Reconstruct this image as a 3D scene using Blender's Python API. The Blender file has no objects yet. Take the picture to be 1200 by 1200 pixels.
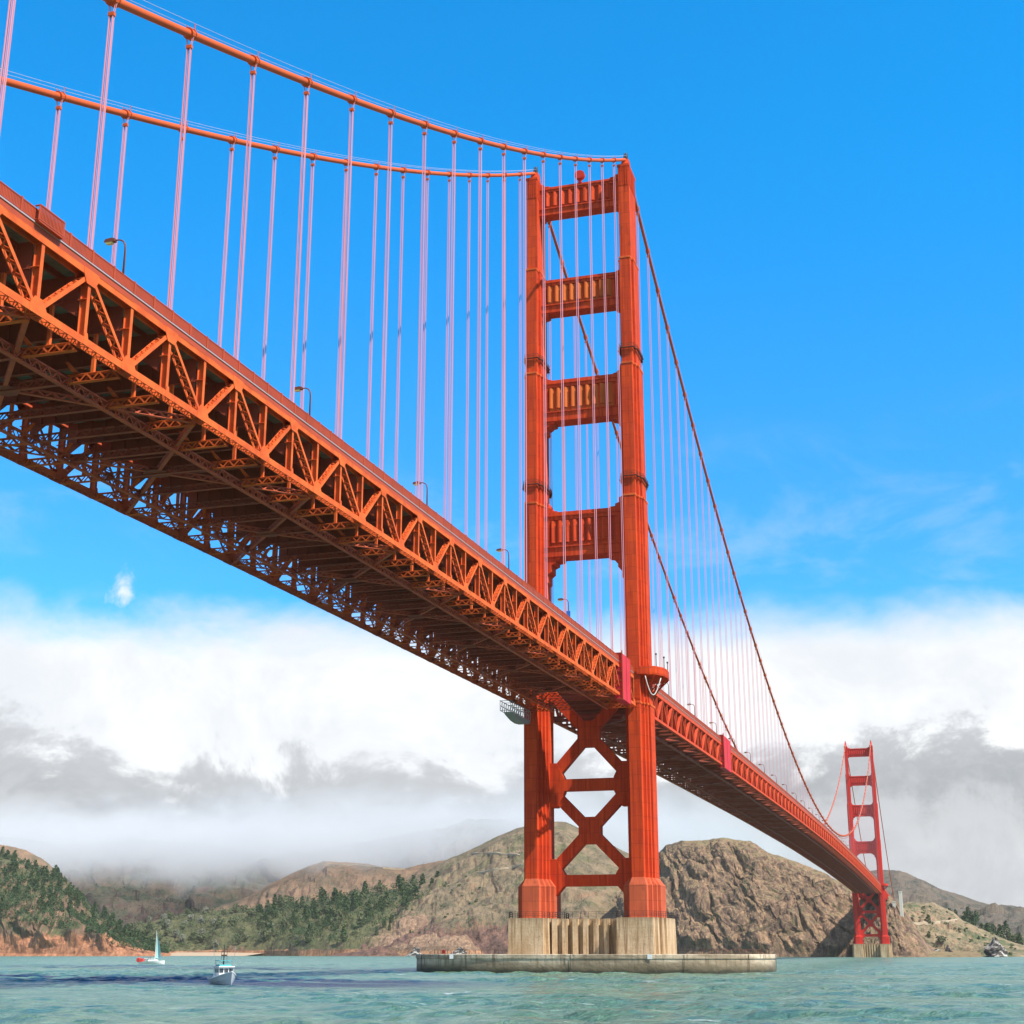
import bpy, math, random
import numpy as np
from mathutils import Vector, noise as mnoise

random.seed(7)
rng = np.random.default_rng(7)
sc = bpy.context.scene
COL = sc.collection
R = math.radians

# ------------------------------------------------------------------ camera
CAM = Vector((88.254, -369.683, 4.759)); YAW, PIT, FPX = .28764, .29582, 1693.96
cd = bpy.data.cameras.new('camera'); cam = bpy.data.objects.new('camera', cd); COL.objects.link(cam)
cam.location = CAM; cam.rotation_euler = (math.pi/2+PIT, 0, YAW)
cd.sensor_width = 36; cd.lens = FPX/1200*36; cd.clip_start = 1; cd.clip_end = 40000
sc.camera = cam

# ------------------------------------------------------------------ sun + sky
SUN_AZ, SUN_EL = R(109), R(49)
sd = bpy.data.lights.new('sun', 'SUN'); sun = bpy.data.objects.new('sun', sd); COL.objects.link(sun)
sd.energy = 5.0; sd.angle = R(.5); sd.color = (1, .93, .80)
sv = Vector((math.sin(SUN_AZ)*math.cos(SUN_EL), math.cos(SUN_AZ)*math.cos(SUN_EL), math.sin(SUN_EL)))
sun.rotation_euler = sv.to_track_quat('Z', 'Y').to_euler()
sun.location = (300, -300, 500)

sc.view_settings.view_transform = 'Standard'; sc.view_settings.look = 'None'
sc.view_settings.exposure = .55; sc.view_settings.gamma = 1
sc.cycles.use_denoising = True
sc.cycles.max_bounces = 9; sc.cycles.volume_bounces = 5; sc.cycles.transparent_max_bounces = 8
sc.cycles.volume_max_steps = 128

class NT:
    """small node helper"""
    def __init__(s, nt): s.nt = nt; nt.nodes.clear()
    def n(s, typ, **kw):
        nd = s.nt.nodes.new(typ)
        for k, v in kw.items():
            if k[0] == '_': nd.inputs[int(k[1:])].default_value = v
            else: setattr(nd, k, v)
        return nd
    def put(s, sock, v):
        if isinstance(v, bpy.types.NodeSocket): s.nt.links.new(v, sock)
        elif v is not None: sock.default_value = v
    def math(s, op, a, b=None, c=None, clamp=False):
        nd = s.n('ShaderNodeMath', operation=op, use_clamp=clamp)
        for i, v in enumerate((a, b, c)): s.put(nd.inputs[i], v)
        return nd.outputs[0]
    def noise(s, vec, scale, detail=4, rough=.55, dist=0):
        nd = s.n('ShaderNodeTexNoise'); s.put(nd.inputs['Vector'], vec)
        nd.inputs['Scale'].default_value = scale; nd.inputs['Detail'].default_value = detail
        nd.inputs['Roughness'].default_value = rough; nd.inputs['Distortion'].default_value = dist
        return nd.outputs[0]
    def rng(s, v, a, b, c=0, d=1, smooth=True):
        nd = s.n('ShaderNodeMapRange'); nd.interpolation_type = 'SMOOTHSTEP' if smooth else 'LINEAR'; nd.clamp = True
        s.put(nd.inputs[0], v)
        for i, q in enumerate((a, b, c, d)): s.put(nd.inputs[i+1], q)
        return nd.outputs[0]
    def mix(s, f, a, b, blend='MIX'):
        nd = s.n('ShaderNodeMix', data_type='RGBA', blend_type=blend)
        s.put(nd.inputs[0], f)
        for i, v in ((6, a), (7, b)):
            s.put(nd.inputs[i], (*v, 1) if isinstance(v, tuple) and len(v) == 3 else v)
        return nd.outputs[2]
    def vmul(s, vec, xyz):
        nd = s.n('ShaderNodeVectorMath', operation='MULTIPLY'); s.put(nd.inputs[0], vec); nd.inputs[1].default_value = xyz
        return nd.outputs[0]

def px0(x, y):
    fw = Vector((-math.sin(YAW), math.cos(YAW), 0)); rt = Vector((math.cos(YAW), math.sin(YAW), 0)); up = Vector((0,0,1))
    F = fw*math.cos(PIT)+up*math.sin(PIT); U = up*math.cos(PIT)-fw*math.sin(PIT)
    return CAM+F+rt*((x-600)/FPX)-U*((y-600)/FPX)
w = bpy.data.worlds.new('World'); sc.world = w; w.use_nodes = True
N = NT(w.node_tree)
tc = N.n('ShaderNodeTexCoord'); D = tc.outputs['Generated']
sky = N.n('ShaderNodeTexSky', sky_type='NISHITA', sun_disc=False, sun_elevation=SUN_EL, sun_rotation=SUN_AZ, altitude=0, air_density=1.0, dust_density=.3, ozone_density=2.0)
sep = N.n('ShaderNodeSeparateXYZ'); N.put(sep.inputs[0], D); Z = sep.outputs[2]
blue = N.mix(1.0, sky.outputs[0], N.mix(N.rng(Z, .22, .55), (.24, 1.03, 1.62), (.035, 1.24, 1.86)), 'MULTIPLY')
fill_veil = N.math('MAXIMUM', N.rng(sep.outputs[1], .10, -.35), N.rng(Z, .66, .88))  # pale veil added to the unseen south and overhead sky as neutral fill
blue = N.mix(N.math('MULTIPLY', fill_veil, .55), blue, (5.2, 4.9, 4.5))
SKYK = .112
n1 = N.noise(N.vmul(D, (6, 6, 8.5)), 1.0, 8, .62, .5)
n2 = N.noise(N.vmul(D, (9, 9, 11.5)), 1.0, 10, .66, .4)
n4 = N.noise(N.vmul(D, (2.6, 2.6, 5)), 1.0, 5, .55, .2)
n3 = N.noise(N.vmul(D, (7, 7, 16)), 1.0, 9, .66, .35)
def off(v, n_, k): return N.math('ADD', v, N.math('MULTIPLY', N.math('SUBTRACT', n_, .5), k))
# bank of cloud over the land to the north, up to about 13 degrees
north = N.rng(sep.outputs[1], -.25, .25)
bank = N.math('MULTIPLY', N.rng(off(off(Z, n1, .085), n2, .045), .236, .186), north)
# grey bases below the white tops
zg = off(off(Z, n2, .20), n4, .10)
grey = N.rng(zg, .138, .112)
rim = N.math('MULTIPLY', N.rng(zg, .137, .112), N.rng(zg, .055, .105))
ccol = N.mix(N.math('MULTIPLY', N.rng(n2, .38, .66), N.rng(Z, .25, .19)), (5.3, 5.55, 5.9), (6.35, 6.4, 6.45))
ccol = N.mix(grey, ccol, N.mix(N.rng(n2, .36, .64), (3.75, 3.88, 4.1), (4.95, 5.0, 5.1)))
ccol = N.mix(N.math('MULTIPLY', N.math('MULTIPLY', rim, N.rng(n2, .35, .6)), .95), ccol, (2.7, 2.82, 3.0))
# thin high wisps
wis = N.math('MULTIPLY', N.rng(n3, .50, .72), N.rng(Z, .37, .27))
wis = N.math('MULTIPLY', N.math('MULTIPLY', wis, .20), north)
mask = N.math('MAXIMUM', bank, wis)
# one small bright torn puff above the bank at left
d0 = (px0(143, 690)-CAM).normalized()
dv = N.n('ShaderNodeVectorMath', operation='SUBTRACT'); N.put(dv.inputs[0], D); dv.inputs[1].default_value = d0
dl = N.n('ShaderNodeVectorMath', operation='LENGTH'); N.put(dl.inputs[0], N.vmul(dv.outputs[0], (1.5, 1.5, .75)))
puff = N.math('MULTIPLY', .8, N.rng(off(dl.outputs['Value'], N.noise(N.vmul(D, (70, 70, 50)), 1, 6, .62, .25), .036), .014, .0))
mask = N.math('MAXIMUM', mask, puff)
ccol = N.mix(puff, ccol, (6.8, 6.8, 6.8))
col = N.mix(mask, blue, ccol)
bg = N.n('ShaderNodeBackground'); N.put(bg.inputs[0], col); bg.inputs[1].default_value = SKYK
out = N.n('ShaderNodeOutputWorld'); N.put(out.inputs[0], bg.outputs[0])

# ------------------------------------------------------------------ materials
def plated(name, base, seam, var, rough=.75):
    """riveted steel plates: each plate a slightly different tone, dark seams, rain streaks"""
    m = bpy.data.materials.new(name); m.use_nodes = True; n = NT(m.node_tree)
    g = n.n('ShaderNodeNewGeometry'); P = g.outputs['Position']; s = n.n('ShaderNodeSeparateXYZ'); n.put(s.inputs[0], P)
    zz = n.math('DIVIDE', s.outputs[2], 3.4); xx = n.math('DIVIDE', n.math('ADD', n.math('MULTIPLY', s.outputs[0], 1.0), n.math('MULTIPLY', s.outputs[1], 1.0)), 1.15)
    cv = n.n('ShaderNodeCombineXYZ'); n.put(cv.inputs[0], n.math('FLOOR', zz)); n.put(cv.inputs[1], n.math('FLOOR', xx))
    wn = n.n('ShaderNodeTexWhiteNoise', noise_dimensions='2D'); n.put(wn.inputs['Vector'], cv.outputs[0])
    c = n.mix(n.math('MULTIPLY', wn.outputs['Value'], .6), base, var)
    c = n.mix(n.math('MULTIPLY', n.rng(n.noise(n.vmul(P, (.12, .12, .14)), 1, 7, .65), .38, .68), .7), c, var)
    st = n.noise(n.vmul(P, (1.6, 1.6, .045)), 1, 6, .65)
    c = n.mix(n.math('MULTIPLY', n.rng(st, .50, .66), .75), c, tuple(v*.62 for v in var))
    c = n.mix(n.math('MULTIPLY', n.rng(st, .46, .32), .35), c, tuple(min(1, v*1.25+.02) for v in base))
    c = n.mix(n.math('MULTIPLY', n.rng(n.noise(n.vmul(P, (.5, .5, .35)), 1, 8, .72), .60, .70), .6), c, (.20, .045, .022))
    ln = n.math('MAXIMUM', n.math('LESS_THAN', n.math('FRACT', zz), .035), n.math('MULTIPLY', n.math('LESS_THAN', n.math('FRACT', xx), .06), .5))
    c = n.mix(n.math('MULTIPLY', ln, .55), c, seam)
    b = n.n('ShaderNodeBsdfPrincipled'); n.put(b.inputs['Base Color'], c); b.inputs['Roughness'].default_value = rough; b.inputs['Specular IOR Level'].default_value = .08
    bp = n.n('ShaderNodeBump'); bp.inputs['Strength'].default_value = .35; bp.inputs['Distance'].default_value = .08
    n.put(bp.inputs['Height'], n.math('SUBTRACT', n.noise(P, .8, 4, .6), ln)); n.put(b.inputs['Normal'], bp.outputs[0])
    o = n.n('ShaderNodeOutputMaterial'); n.put(o.inputs[0], b.outputs[0]); return m

def mat(name, base, rough=.6, var=None, vscale=(.3, .3, .3), amt=.5, spec=.3, streak=None, bump=0, bscale=2., metallic=0):
    m = bpy.data.materials.new(name); m.use_nodes = True; n = NT(m.node_tree)
    g = n.n('ShaderNodeNewGeometry'); P = g.outputs['Position']
    b = n.n('ShaderNodeBsdfPrincipled'); o = n.n('ShaderNodeOutputMaterial'); n.put(o.inputs[0], b.outputs[0])
    c = (*base, 1)
    if var:
        f = n.math('MULTIPLY', n.rng(n.noise(n.vmul(P, vscale), 1, 6, .6), .35, .7), amt)
        c = n.mix(f, base, var)
    if streak:
        f = n.math('MULTIPLY', n.rng(n.noise(n.vmul(P, (1.1, 1.1, .05)), 1, 5, .6), .52, .75), streak[1])
        c = n.mix(f, c, streak[0])
    n.put(b.inputs['Base Color'], c)
    b.inputs['Roughness'].default_value = rough; b.inputs['Specular IOR Level'].default_value = spec
    b.inputs['Metallic'].default_value = metallic
    if bump:
        bp = n.n('ShaderNodeBump'); bp.inputs['Strength'].default_value = bump; bp.inputs['Distance'].default_value = .3
        n.put(bp.inputs['Height'], n.noise(P, bscale, 6, .65)); n.put(b.inputs['Normal'], bp.outputs[0])
    return m

M = {}
M['tower'] = plated('tower_paint', (.64, .068, .014), (.22, .03, .014), (.45, .042, .016))
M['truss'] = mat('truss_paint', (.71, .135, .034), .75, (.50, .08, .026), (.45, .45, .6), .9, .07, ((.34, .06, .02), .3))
M['dull'] = mat('under_deck_shade_paint', (.34, .062, .030), .7, (.20, .045, .028), (.4, .4, .4), .7)  # darker copy of the bridge paint, under-deck shade put into the colour
M['rail'] = mat('railing_paint', (.42, .060, .018), .6, (.30, .048, .018), (.4, .4, .4), .6)
M['far'] = mat('far_tower_paint', (.58, .035, .024), .75, (.45, .035, .03), (.1, .1, .1), .6, .07)
M['cable'] = mat('cable_paint', (.60, .10, .028), .7, (.46, .085, .03), (.2, .2, .2), .6, .1)
M['rope'] = mat('rope_sky_blend', (.66, .27, .31), .7, (.54, .20, .26), (.2, .2, .05), .6)  # orange ropes coloured pale pink: overexposure and sky blending put into the colour
M['wire'] = mat('hand_rope_paint', (.55, .50, .55), .6)
M['slab'] = mat('deck_slab', (.20, .17, .125), .8, (.11, .09, .07), (.5, .5, .5), .8)
M['edge'] = mat('sidewalk_edge', (.42, .31, .28), .8)
M['dark'] = mat('dark_steel', (.05, .04, .038), .6)
M['shroud'] = mat('crimson_sheet', (.62, .026, .042), .7, (.42, .022, .035), (.5, .5, .5), .6)
M['grey'] = mat('grey_steel', (.30, .31, .32), .5, (.2, .21, .22), (1, 1, 1), .6)
M['pale'] = mat('pale_hose', (.6, .6, .55), .6)
def conc_mat():
    m = bpy.data.materials.new('pier_concrete'); m.use_nodes = True; n = NT(m.node_tree)
    g = n.n('ShaderNodeNewGeometry'); P = g.outputs['Position']; s = n.n('ShaderNodeSeparateXYZ'); n.put(s.inputs[0], P)
    a = n.noise(n.vmul(P, (.22, .22, .10)), 1, 8, .68); st = n.noise(n.vmul(P, (1.3, 1.3, .05)), 1, 7, .7, .3); fi = n.noise(P, 1.6, 8, .75)
    c = n.mix(n.rng(a, .36, .64), (.44, .30, .17), (.60, .45, .29))
    c = n.mix(n.math('MULTIPLY', n.rng(st, .47, .62), .8), c, (.23, .13, .065))
    c = n.mix(n.math('MULTIPLY', n.rng(st, .44, .34), .35), c, (.62, .50, .36))
    c = n.mix(n.math('MULTIPLY', n.rng(fi, .52, .68), .5), c, (.20, .135, .08))
    h = n.math('ADD', s.outputs[2], n.math('MULTIPLY', n.math('SUBTRACT', st, .5), 6.))
    c = n.mix(n.math('MULTIPLY', n.rng(h, 11.2, 13.2), .55), c, (.26, .17, .10))
    lift = n.math('LESS_THAN', n.math('FRACT', n.math('DIVIDE', s.outputs[2], 2.1)), .03); c = n.mix(n.math('MULTIPLY', lift, .3), c, (.22, .15, .09))
    b = n.n('ShaderNodeBsdfPrincipled'); n.put(b.inputs['Base Color'], c); b.inputs['Roughness'].default_value = .9; b.inputs['Specular IOR Level'].default_value = .15
    bp = n.n('ShaderNodeBump'); bp.inputs['Strength'].default_value = .5; bp.inputs['Distance'].default_value = .25; n.put(bp.inputs['Height'], fi); n.put(b.inputs['Normal'], bp.outputs[0])
    o = n.n('ShaderNodeOutputMaterial'); n.put(o.inputs[0], b.outputs[0]); return m
M['conc'] = conc_mat()
M['white'] = mat('white_paint', (.78, .78, .76), .45)
M['hullgrey'] = mat('boat_hull_paint', (.52, .55, .55), .4, (.42, .44, .44), (1, 1, 1), .5)
M['teal'] = mat('teal_canvas', (.05, .35, .38), .7)
M['sail'] = mat('sail_cloth', (.30, .50, .50), .8)
M['glass'] = mat('dark_glass', (.03, .035, .04), .1, spec=.6)
M['red'] = mat('red_canvas', (.55, .06, .05), .7)
M['blue'] = mat('blue_sign', (.03, .14, .5), .5)
M['yellow'] = mat('yellow_panel', (.72, .50, .06), .5)
M['lampglass'] = mat('lamp_lens', (.62, .50, .16), .3)
M['lamp'] = mat('lamp_post_paint', (.16, .045, .025), .6)
M['pedestal'] = plated('dusty_pedestal_paint', (.60, .125, .055), (.26, .06, .03), (.44, .085, .04))
M['truss2'] = mat('main_span_paint', (.64, .080, .034), .75, (.46, .06, .028), (.4, .4, .5), .8, .07)
M['gold'] = mat('golden_flute_paint', (.58, .125, .026), .75, (.40, .085, .022), (.4,.4,.1), .8, .07)  # yellower tone for the fluted panels of the two middle struts
M['rust'] = mat('rust_walkway', (.12, .04, .025), .8)

# fender: concrete with a dark wet band of weed near the water
def fender_mat():
    m = mat('fender_concrete', (.52, .45, .36), .85)
    n = NT(m.node_tree); g = n.n('ShaderNodeNewGeometry'); P = g.outputs['Position']
    s = n.n('ShaderNodeSeparateXYZ'); n.put(s.inputs[0], P)
    nz = n.noise(n.vmul(P, (.25, .25, .5)), 1, 6, .62); ns = n.noise(n.vmul(P, (.9, .9, .06)), 1, 5, .6)
    c = n.mix(n.rng(nz, .35, .68), (.64, .52, .38), (.44, .34, .23))
    c = n.mix(n.math('MULTIPLY', n.rng(ns, .48, .66), .85), c, (.19, .135, .085))
    h = n.math('ADD', s.outputs[2], n.math('MULTIPLY', n.math('SUBTRACT', nz, .5), 2.2))
    c = n.mix(n.math('MULTIPLY', n.rng(n.noise(n.vmul(P, (.05, .05, .3)), 1, 5, .6), .45, .62), .75), c, (.22, .16, .10))
    c = n.mix(n.rng(h, 2.9, 1.0), c, (.15, .115, .07))
    c = n.mix(n.rng(h, 1.3, .3), c, (.045, .042, .026))
    # joints between pours
    b = n.n('ShaderNodeBsdfPrincipled'); n.put(b.inputs['Base Color'], c); b.inputs['Roughness'].default_value = .85
    bp = n.n('ShaderNodeBump'); bp.inputs['Strength'].default_value = .5; bp.inputs['Distance'].default_value = .4
    n.put(bp.inputs['Height'], n.noise(P, .9, 6, .65)); n.put(b.inputs['Normal'], bp.outputs[0])
    o = n.n('ShaderNodeOutputMaterial'); n.put(o.inputs[0], b.outputs[0]); return m
M['fender'] = fender_mat()

def hill_mat(name, grass, grass2, rock, rock2, slope=(.80, .55), scrub=None, scale=1., green=None, cliff=None, xrock=None):
    """slope-driven mix: grass on gentle ground, rock where it is steep"""
    m = bpy.data.materials.new(name); m.use_nodes = True; n = NT(m.node_tree)
    g = n.n('ShaderNodeNewGeometry'); P = g.outputs['Position']
    s = n.n('ShaderNodeSeparateXYZ'); n.put(s.inputs[0], g.outputs['Normal'])
    na = n.noise(P, .02*scale, 8, .66, .3); nb = n.noise(P, .09*scale, 9, .74, .6); nc = n.noise(n.vmul(P, (.05, .05, .016)), scale, 9, .74, 1.6)
    nd = n.noise(P, .30*scale, 6, .75, .3)
    gcol = n.mix(n.rng(na, .38, .62), grass, grass2)
    if green: gcol = n.mix(n.rng(n.noise(P, .013*scale, 6, .6), .52, .62), gcol, green)
    gcol = n.mix(n.math('MULTIPLY', n.rng(nd, .50, .66), .55), gcol, tuple(v*.42 for v in grass2))
    rcol = n.mix(n.rng(nc, .38, .58), rock, rock2)
    rcol = n.mix(n.rng(nb, .54, .70), rcol, tuple(min(1, v*1.5) for v in rock))
    rcol = n.mix(n.math('MULTIPLY', n.rng(nd, .50, .64), .45), rcol, tuple(v*.38 for v in rock2))
    f = n.rng(n.math('ADD', s.outputs[2], n.math('MULTIPLY', n.math('SUBTRACT', nb, .5), .6)), slope[0], slope[1])
    if xrock:   # ground that turns to bare rock east of a line
        sx = n.n('ShaderNodeSeparateXYZ'); n.put(sx.inputs[0], P)
        f = n.math('MAXIMUM', f, n.rng(n.math('ADD', sx.outputs[0], n.math('MULTIPLY', n.math('SUBTRACT', nb, .5), 130.)), xrock[0], xrock[1]))
    c = n.mix(f, gcol, rcol)
    if scrub: c = n.mix(n.math('MULTIPLY', n.rng(nb, .50, .60), n.rng(na, .42, .56)), c, scrub)
    if cliff:   # band of bare rock at the foot of the slope: (height, colour, colour)
        sp = n.n('ShaderNodeSeparateXYZ'); n.put(sp.inputs[0], P)
        h = n.math('ADD', sp.outputs[2], n.math('MULTIPLY', n.math('SUBTRACT', na, .5), cliff[0]*1.6))
        cc = n.mix(n.rng(nc, .38, .58), cliff[1], cliff[2])
        cc = n.mix(n.rng(nb, .50, .66), cc, tuple(v*.45 for v in cliff[2]))
        cc = n.mix(n.math('MULTIPLY', n.rng(nd, .52, .68), .6), cc, tuple(v*.3 for v in cliff[2]))
        cc = n.mix(n.math('MULTIPLY', n.rng(n.math('SUBTRACT', 1., nb), .54, .66), .6), cc, tuple(min(.7, v*1.45) for v in cliff[1]))
        c = n.mix(n.rng(h, cliff[0]*1.15, cliff[0]*.85), c, cc)
    b = n.n('ShaderNodeBsdfPrincipled'); n.put(b.inputs['Base Color'], c); b.inputs['Roughness'].default_value = .95
    b.inputs['Specular IOR Level'].default_value = .1
    bp = n.n('ShaderNodeBump'); bp.inputs['Strength'].default_value = .9; bp.inputs['Distance'].default_value = 3.2/scale
    n.put(bp.inputs['Height'], n.math('ADD', n.math('ADD', nb, n.math('MULTIPLY', nc, .8)), n.math('MULTIPLY', nd, .35))); n.put(b.inputs['Normal'], bp.outputs[0])
    o = n.n('ShaderNodeOutputMaterial'); n.put(o.inputs[0], b.outputs[0]); return m

def leaf_mat(name, a, b_):
    m = bpy.data.materials.new(name); m.use_nodes = True; n = NT(m.node_tree)
    oi = n.n('ShaderNodeObjectInfo'); g = n.n('ShaderNodeNewGeometry')
    c = n.mix(oi.outputs['Random'], a, b_)
    c = n.mix(n.math('MULTIPLY', n.rng(n.noise(g.outputs['Position'], .35, 3), .4, .65), .5), c, tuple(v*1.6 for v in b_))
    b = n.n('ShaderNodeBsdfPrincipled'); n.put(b.inputs['Base Color'], c); b.inputs['Roughness'].default_value = .8
    b.inputs['Specular IOR Level'].default_value = .15
    o = n.n('ShaderNodeOutputMaterial'); n.put(o.inputs[0], b.outputs[0]); return m
M['leaf_dark'] = leaf_mat('conifer_foliage', (.026, .052, .020), (.050, .082, .030))
M['leaf_mid'] = leaf_mat('broadleaf_foliage', (.065, .085, .040), (.10, .11, .055))
M['leaf_pale'] = leaf_mat('pale_foliage', (.15, .16, .11), (.19, .19, .14))
M['bark'] = mat('bark', (.09, .065, .05), .9)

# ------------------------------------------------------------------ mesh helper
LOC = {}
class MB:
    def __init__(s): s.v = []; s.f = []
    def add(s, vs, fs):
        k = len(s.v); s.v += [tuple(p) for p in vs]; s.f += [tuple(i+k for i in f) for f in fs]
    def box(s, x0, x1, y0, y1, z0, z1):
        s.add([(x0,y0,z0),(x1,y0,z0),(x1,y1,z0),(x0,y1,z0),(x0,y0,z1),(x1,y0,z1),(x1,y1,z1),(x0,y1,z1)],
              [(0,3,2,1),(4,5,6,7),(0,1,5,4),(1,2,6,5),(2,3,7,6),(3,0,4,7)])
    def bar(s, p0, p1, w, h, side=(1,0,0)):
        """box from p0 to p1; w along 'side', h along the third direction"""
        p0, p1 = Vector(p0), Vector(p1); d = (p1-p0).normalized(); sd_ = Vector(side)
        a = sd_-d*sd_.dot(d)
        if a.length < 1e-4: a = Vector((0,1,0)) if abs(d.y) < .9 else Vector((0,0,1)); a = a-d*a.dot(d)
        a.normalize(); b = d.cross(a); a *= w/2; b *= h/2
        s.add([p0-a-b,p0+a-b,p0+a+b,p0-a+b,p1-a-b,p1+a-b,p1+a+b,p1-a+b],
              [(0,3,2,1),(4,5,6,7),(0,1,5,4),(1,2,6,5),(2,3,7,6),(3,0,4,7)])
    def laced(s, p0, p1, w_, d_, side=(1,0,0), pitch=None, lw=.13, flange=.07, solid=False):
        """built-up member: two flange plates w_ apart, each d_ deep, zigzag lacing on the two open faces"""
        p0, p1 = Vector(p0), Vector(p1); L = (p1-p0).length; d = (p1-p0)/L; a = Vector(side); a = (a-d*a.dot(d)).normalized(); b = d.cross(a)
        for q in (-1, 1): s.bar(p0+a*q*w_/2, p1+a*q*w_/2, flange, d_, a)
        n = max(2, round(L/(pitch or w_*.9)))
        for q in (-1, 1):
            o = b*q*(d_/2-.02)
            if solid and q == 1: s.bar(p0+o, p1+o, w_-.1, .04, a); continue
            for i in range(n):
                t0, t1 = L*i/n, L*(i+1)/n; k = 1 if i % 2 else -1
                s.bar(p0+d*t0+a*k*w_*.47+o, p0+d*t1-a*k*w_*.47+o, lw, .04, a)
    def tube(s, pts, r, n=8, cap=True):
        pts = [Vector(p) for p in pts]; k = len(s.v)
        for i, p in enumerate(pts):
            t = (pts[min(i+1, len(pts)-1)]-pts[max(i-1, 0)]).normalized()
            u = t.cross(Vector((0,0,1)))
            if u.length < .05: u = t.cross(Vector((0,1,0)))
            u.normalize(); v_ = u.cross(t); rr = r[i] if isinstance(r, (list, tuple)) else r
            for j in range(n):
                an = 2*math.pi*j/n; s.v.append(tuple(p+u*math.cos(an)*rr+v_*math.sin(an)*rr))
        for i in range(len(pts)-1):
            for j in range(n):
                s.f.append((k+i*n+j, k+i*n+(j+1) % n, k+(i+1)*n+(j+1) % n, k+(i+1)*n+j))
        if cap:
            s.f.append(tuple(k+j for j in range(n))[::-1]); e = k+(len(pts)-1)*n; s.f.append(tuple(e+j for j in range(n)))
    def prism(s, poly, axis, a0, a1):
        """polygon extruded along an axis ('x': (y,z), 'y': (x,z), 'z': (x,y))"""
        def P(u, v_, a): return (a,u,v_) if axis == 'x' else (u,a,v_) if axis == 'y' else (u,v_,a)
        n = len(poly); vs = [P(u,v_,a0) for u,v_ in poly]+[P(u,v_,a1) for u,v_ in poly]
        fs = [tuple(range(n))[::-1], tuple(range(n,2*n))]+[(i,(i+1) % n,n+(i+1) % n,n+i) for i in range(n)]
        s.add(vs, fs)
    def build(s, name, m, parent=None, smooth=False, loc=None):
        o0 = Vector(LOC.get(parent.name, (0,0,0))) if parent else Vector(loc or (0,0,0))
        me = bpy.data.meshes.new(name)
        V_ = (np.array(s.v, dtype=float)-np.array(o0)) if s.v else np.zeros((0,3))
        me.from_pydata(V_.tolist(), [], s.f)
        import bmesh
        bm = bmesh.new(); bm.from_mesh(me); bmesh.ops.recalc_face_normals(bm, faces=bm.faces); bm.to_mesh(me); bm.free()
        if smooth:
            for p in me.polygons: p.use_smooth = True
        me.materials.append(m)
        ob = bpy.data.objects.new(name, me); COL.objects.link(ob)
        if parent: ob.parent = parent
        else: ob.location = o0
        LOC[ob.name] = tuple(o0)
        return ob

def thing(name, label, cat, loc=(0,0,0), group=None):
    o = bpy.data.objects.new(name, None); COL.objects.link(o); o.location = loc; LOC[o.name] = tuple(loc)
    o.empty_display_size = 2
    o['label'] = label; o['category'] = cat
    if group: o['group'] = group
    return o
def tag(o, label, cat, group=None):
    o['label'] = label; o['category'] = cat
    if group: o['group'] = group
    return o
def struct(o, kind='structure'): o['kind'] = kind; return o

def px(x, y, Y):
    """world point on the plane Y = const seen at a pixel of the 1200 px photograph (for siting things)"""
    fw = Vector((-math.sin(YAW), math.cos(YAW), 0)); rt = Vector((math.cos(YAW), math.sin(YAW), 0)); up = Vector((0,0,1))
    F = fw*math.cos(PIT)+up*math.sin(PIT); U = up*math.cos(PIT)-fw*math.sin(PIT)
    d = F+rt*((x-600)/FPX)-U*((y-600)/FPX)
    return CAM+d*((Y-CAM.y)/d.y)

# ------------------------------------------------------------------ bridge geometry
W = 13.716; PAN = 7.62; SPAN = 1280.16; DEP = 6.9
_t = np.array([(-420,54.3),(-345,57.0),(-268,59.6),(-205,61.5),(-120,63.4),(-30,65.0),(0,65.6),(150,68.2),(400,70.8),(640,71.8),(880,70.8),(1130,68.2),(1280,65.6),(1400,63.3),(1640,58),(1700,56.6)])
_gx = np.arange(-420, 1701, 5.); _gz = np.interp(_gx, _t[:,0], _t[:,1]); _k = np.exp(-.5*(np.arange(-24,25)/9.)**2); _k /= _k.sum()
_gz = np.convolve(np.pad(_gz, 24, mode='edge'), _k, 'valid'); _gz[:6] = np.interp(_gx[:6], _t[:,0], _t[:,1])
def zb(Y): return float(np.interp(Y, _gx, _gz))
def zt(Y): return zb(Y)+DEP
def zcable(Y):
    if Y < 0: d = -Y; z = 227.4-.58763*d+.000343*d*d
    elif Y <= SPAN: z = 83.2+142.6*((Y-SPAN/2)/(SPAN/2))**2
    else: d = Y-SPAN; z = 227.4-.58763*d+.000343*d*d
    return min(z, 226.3)

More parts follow.
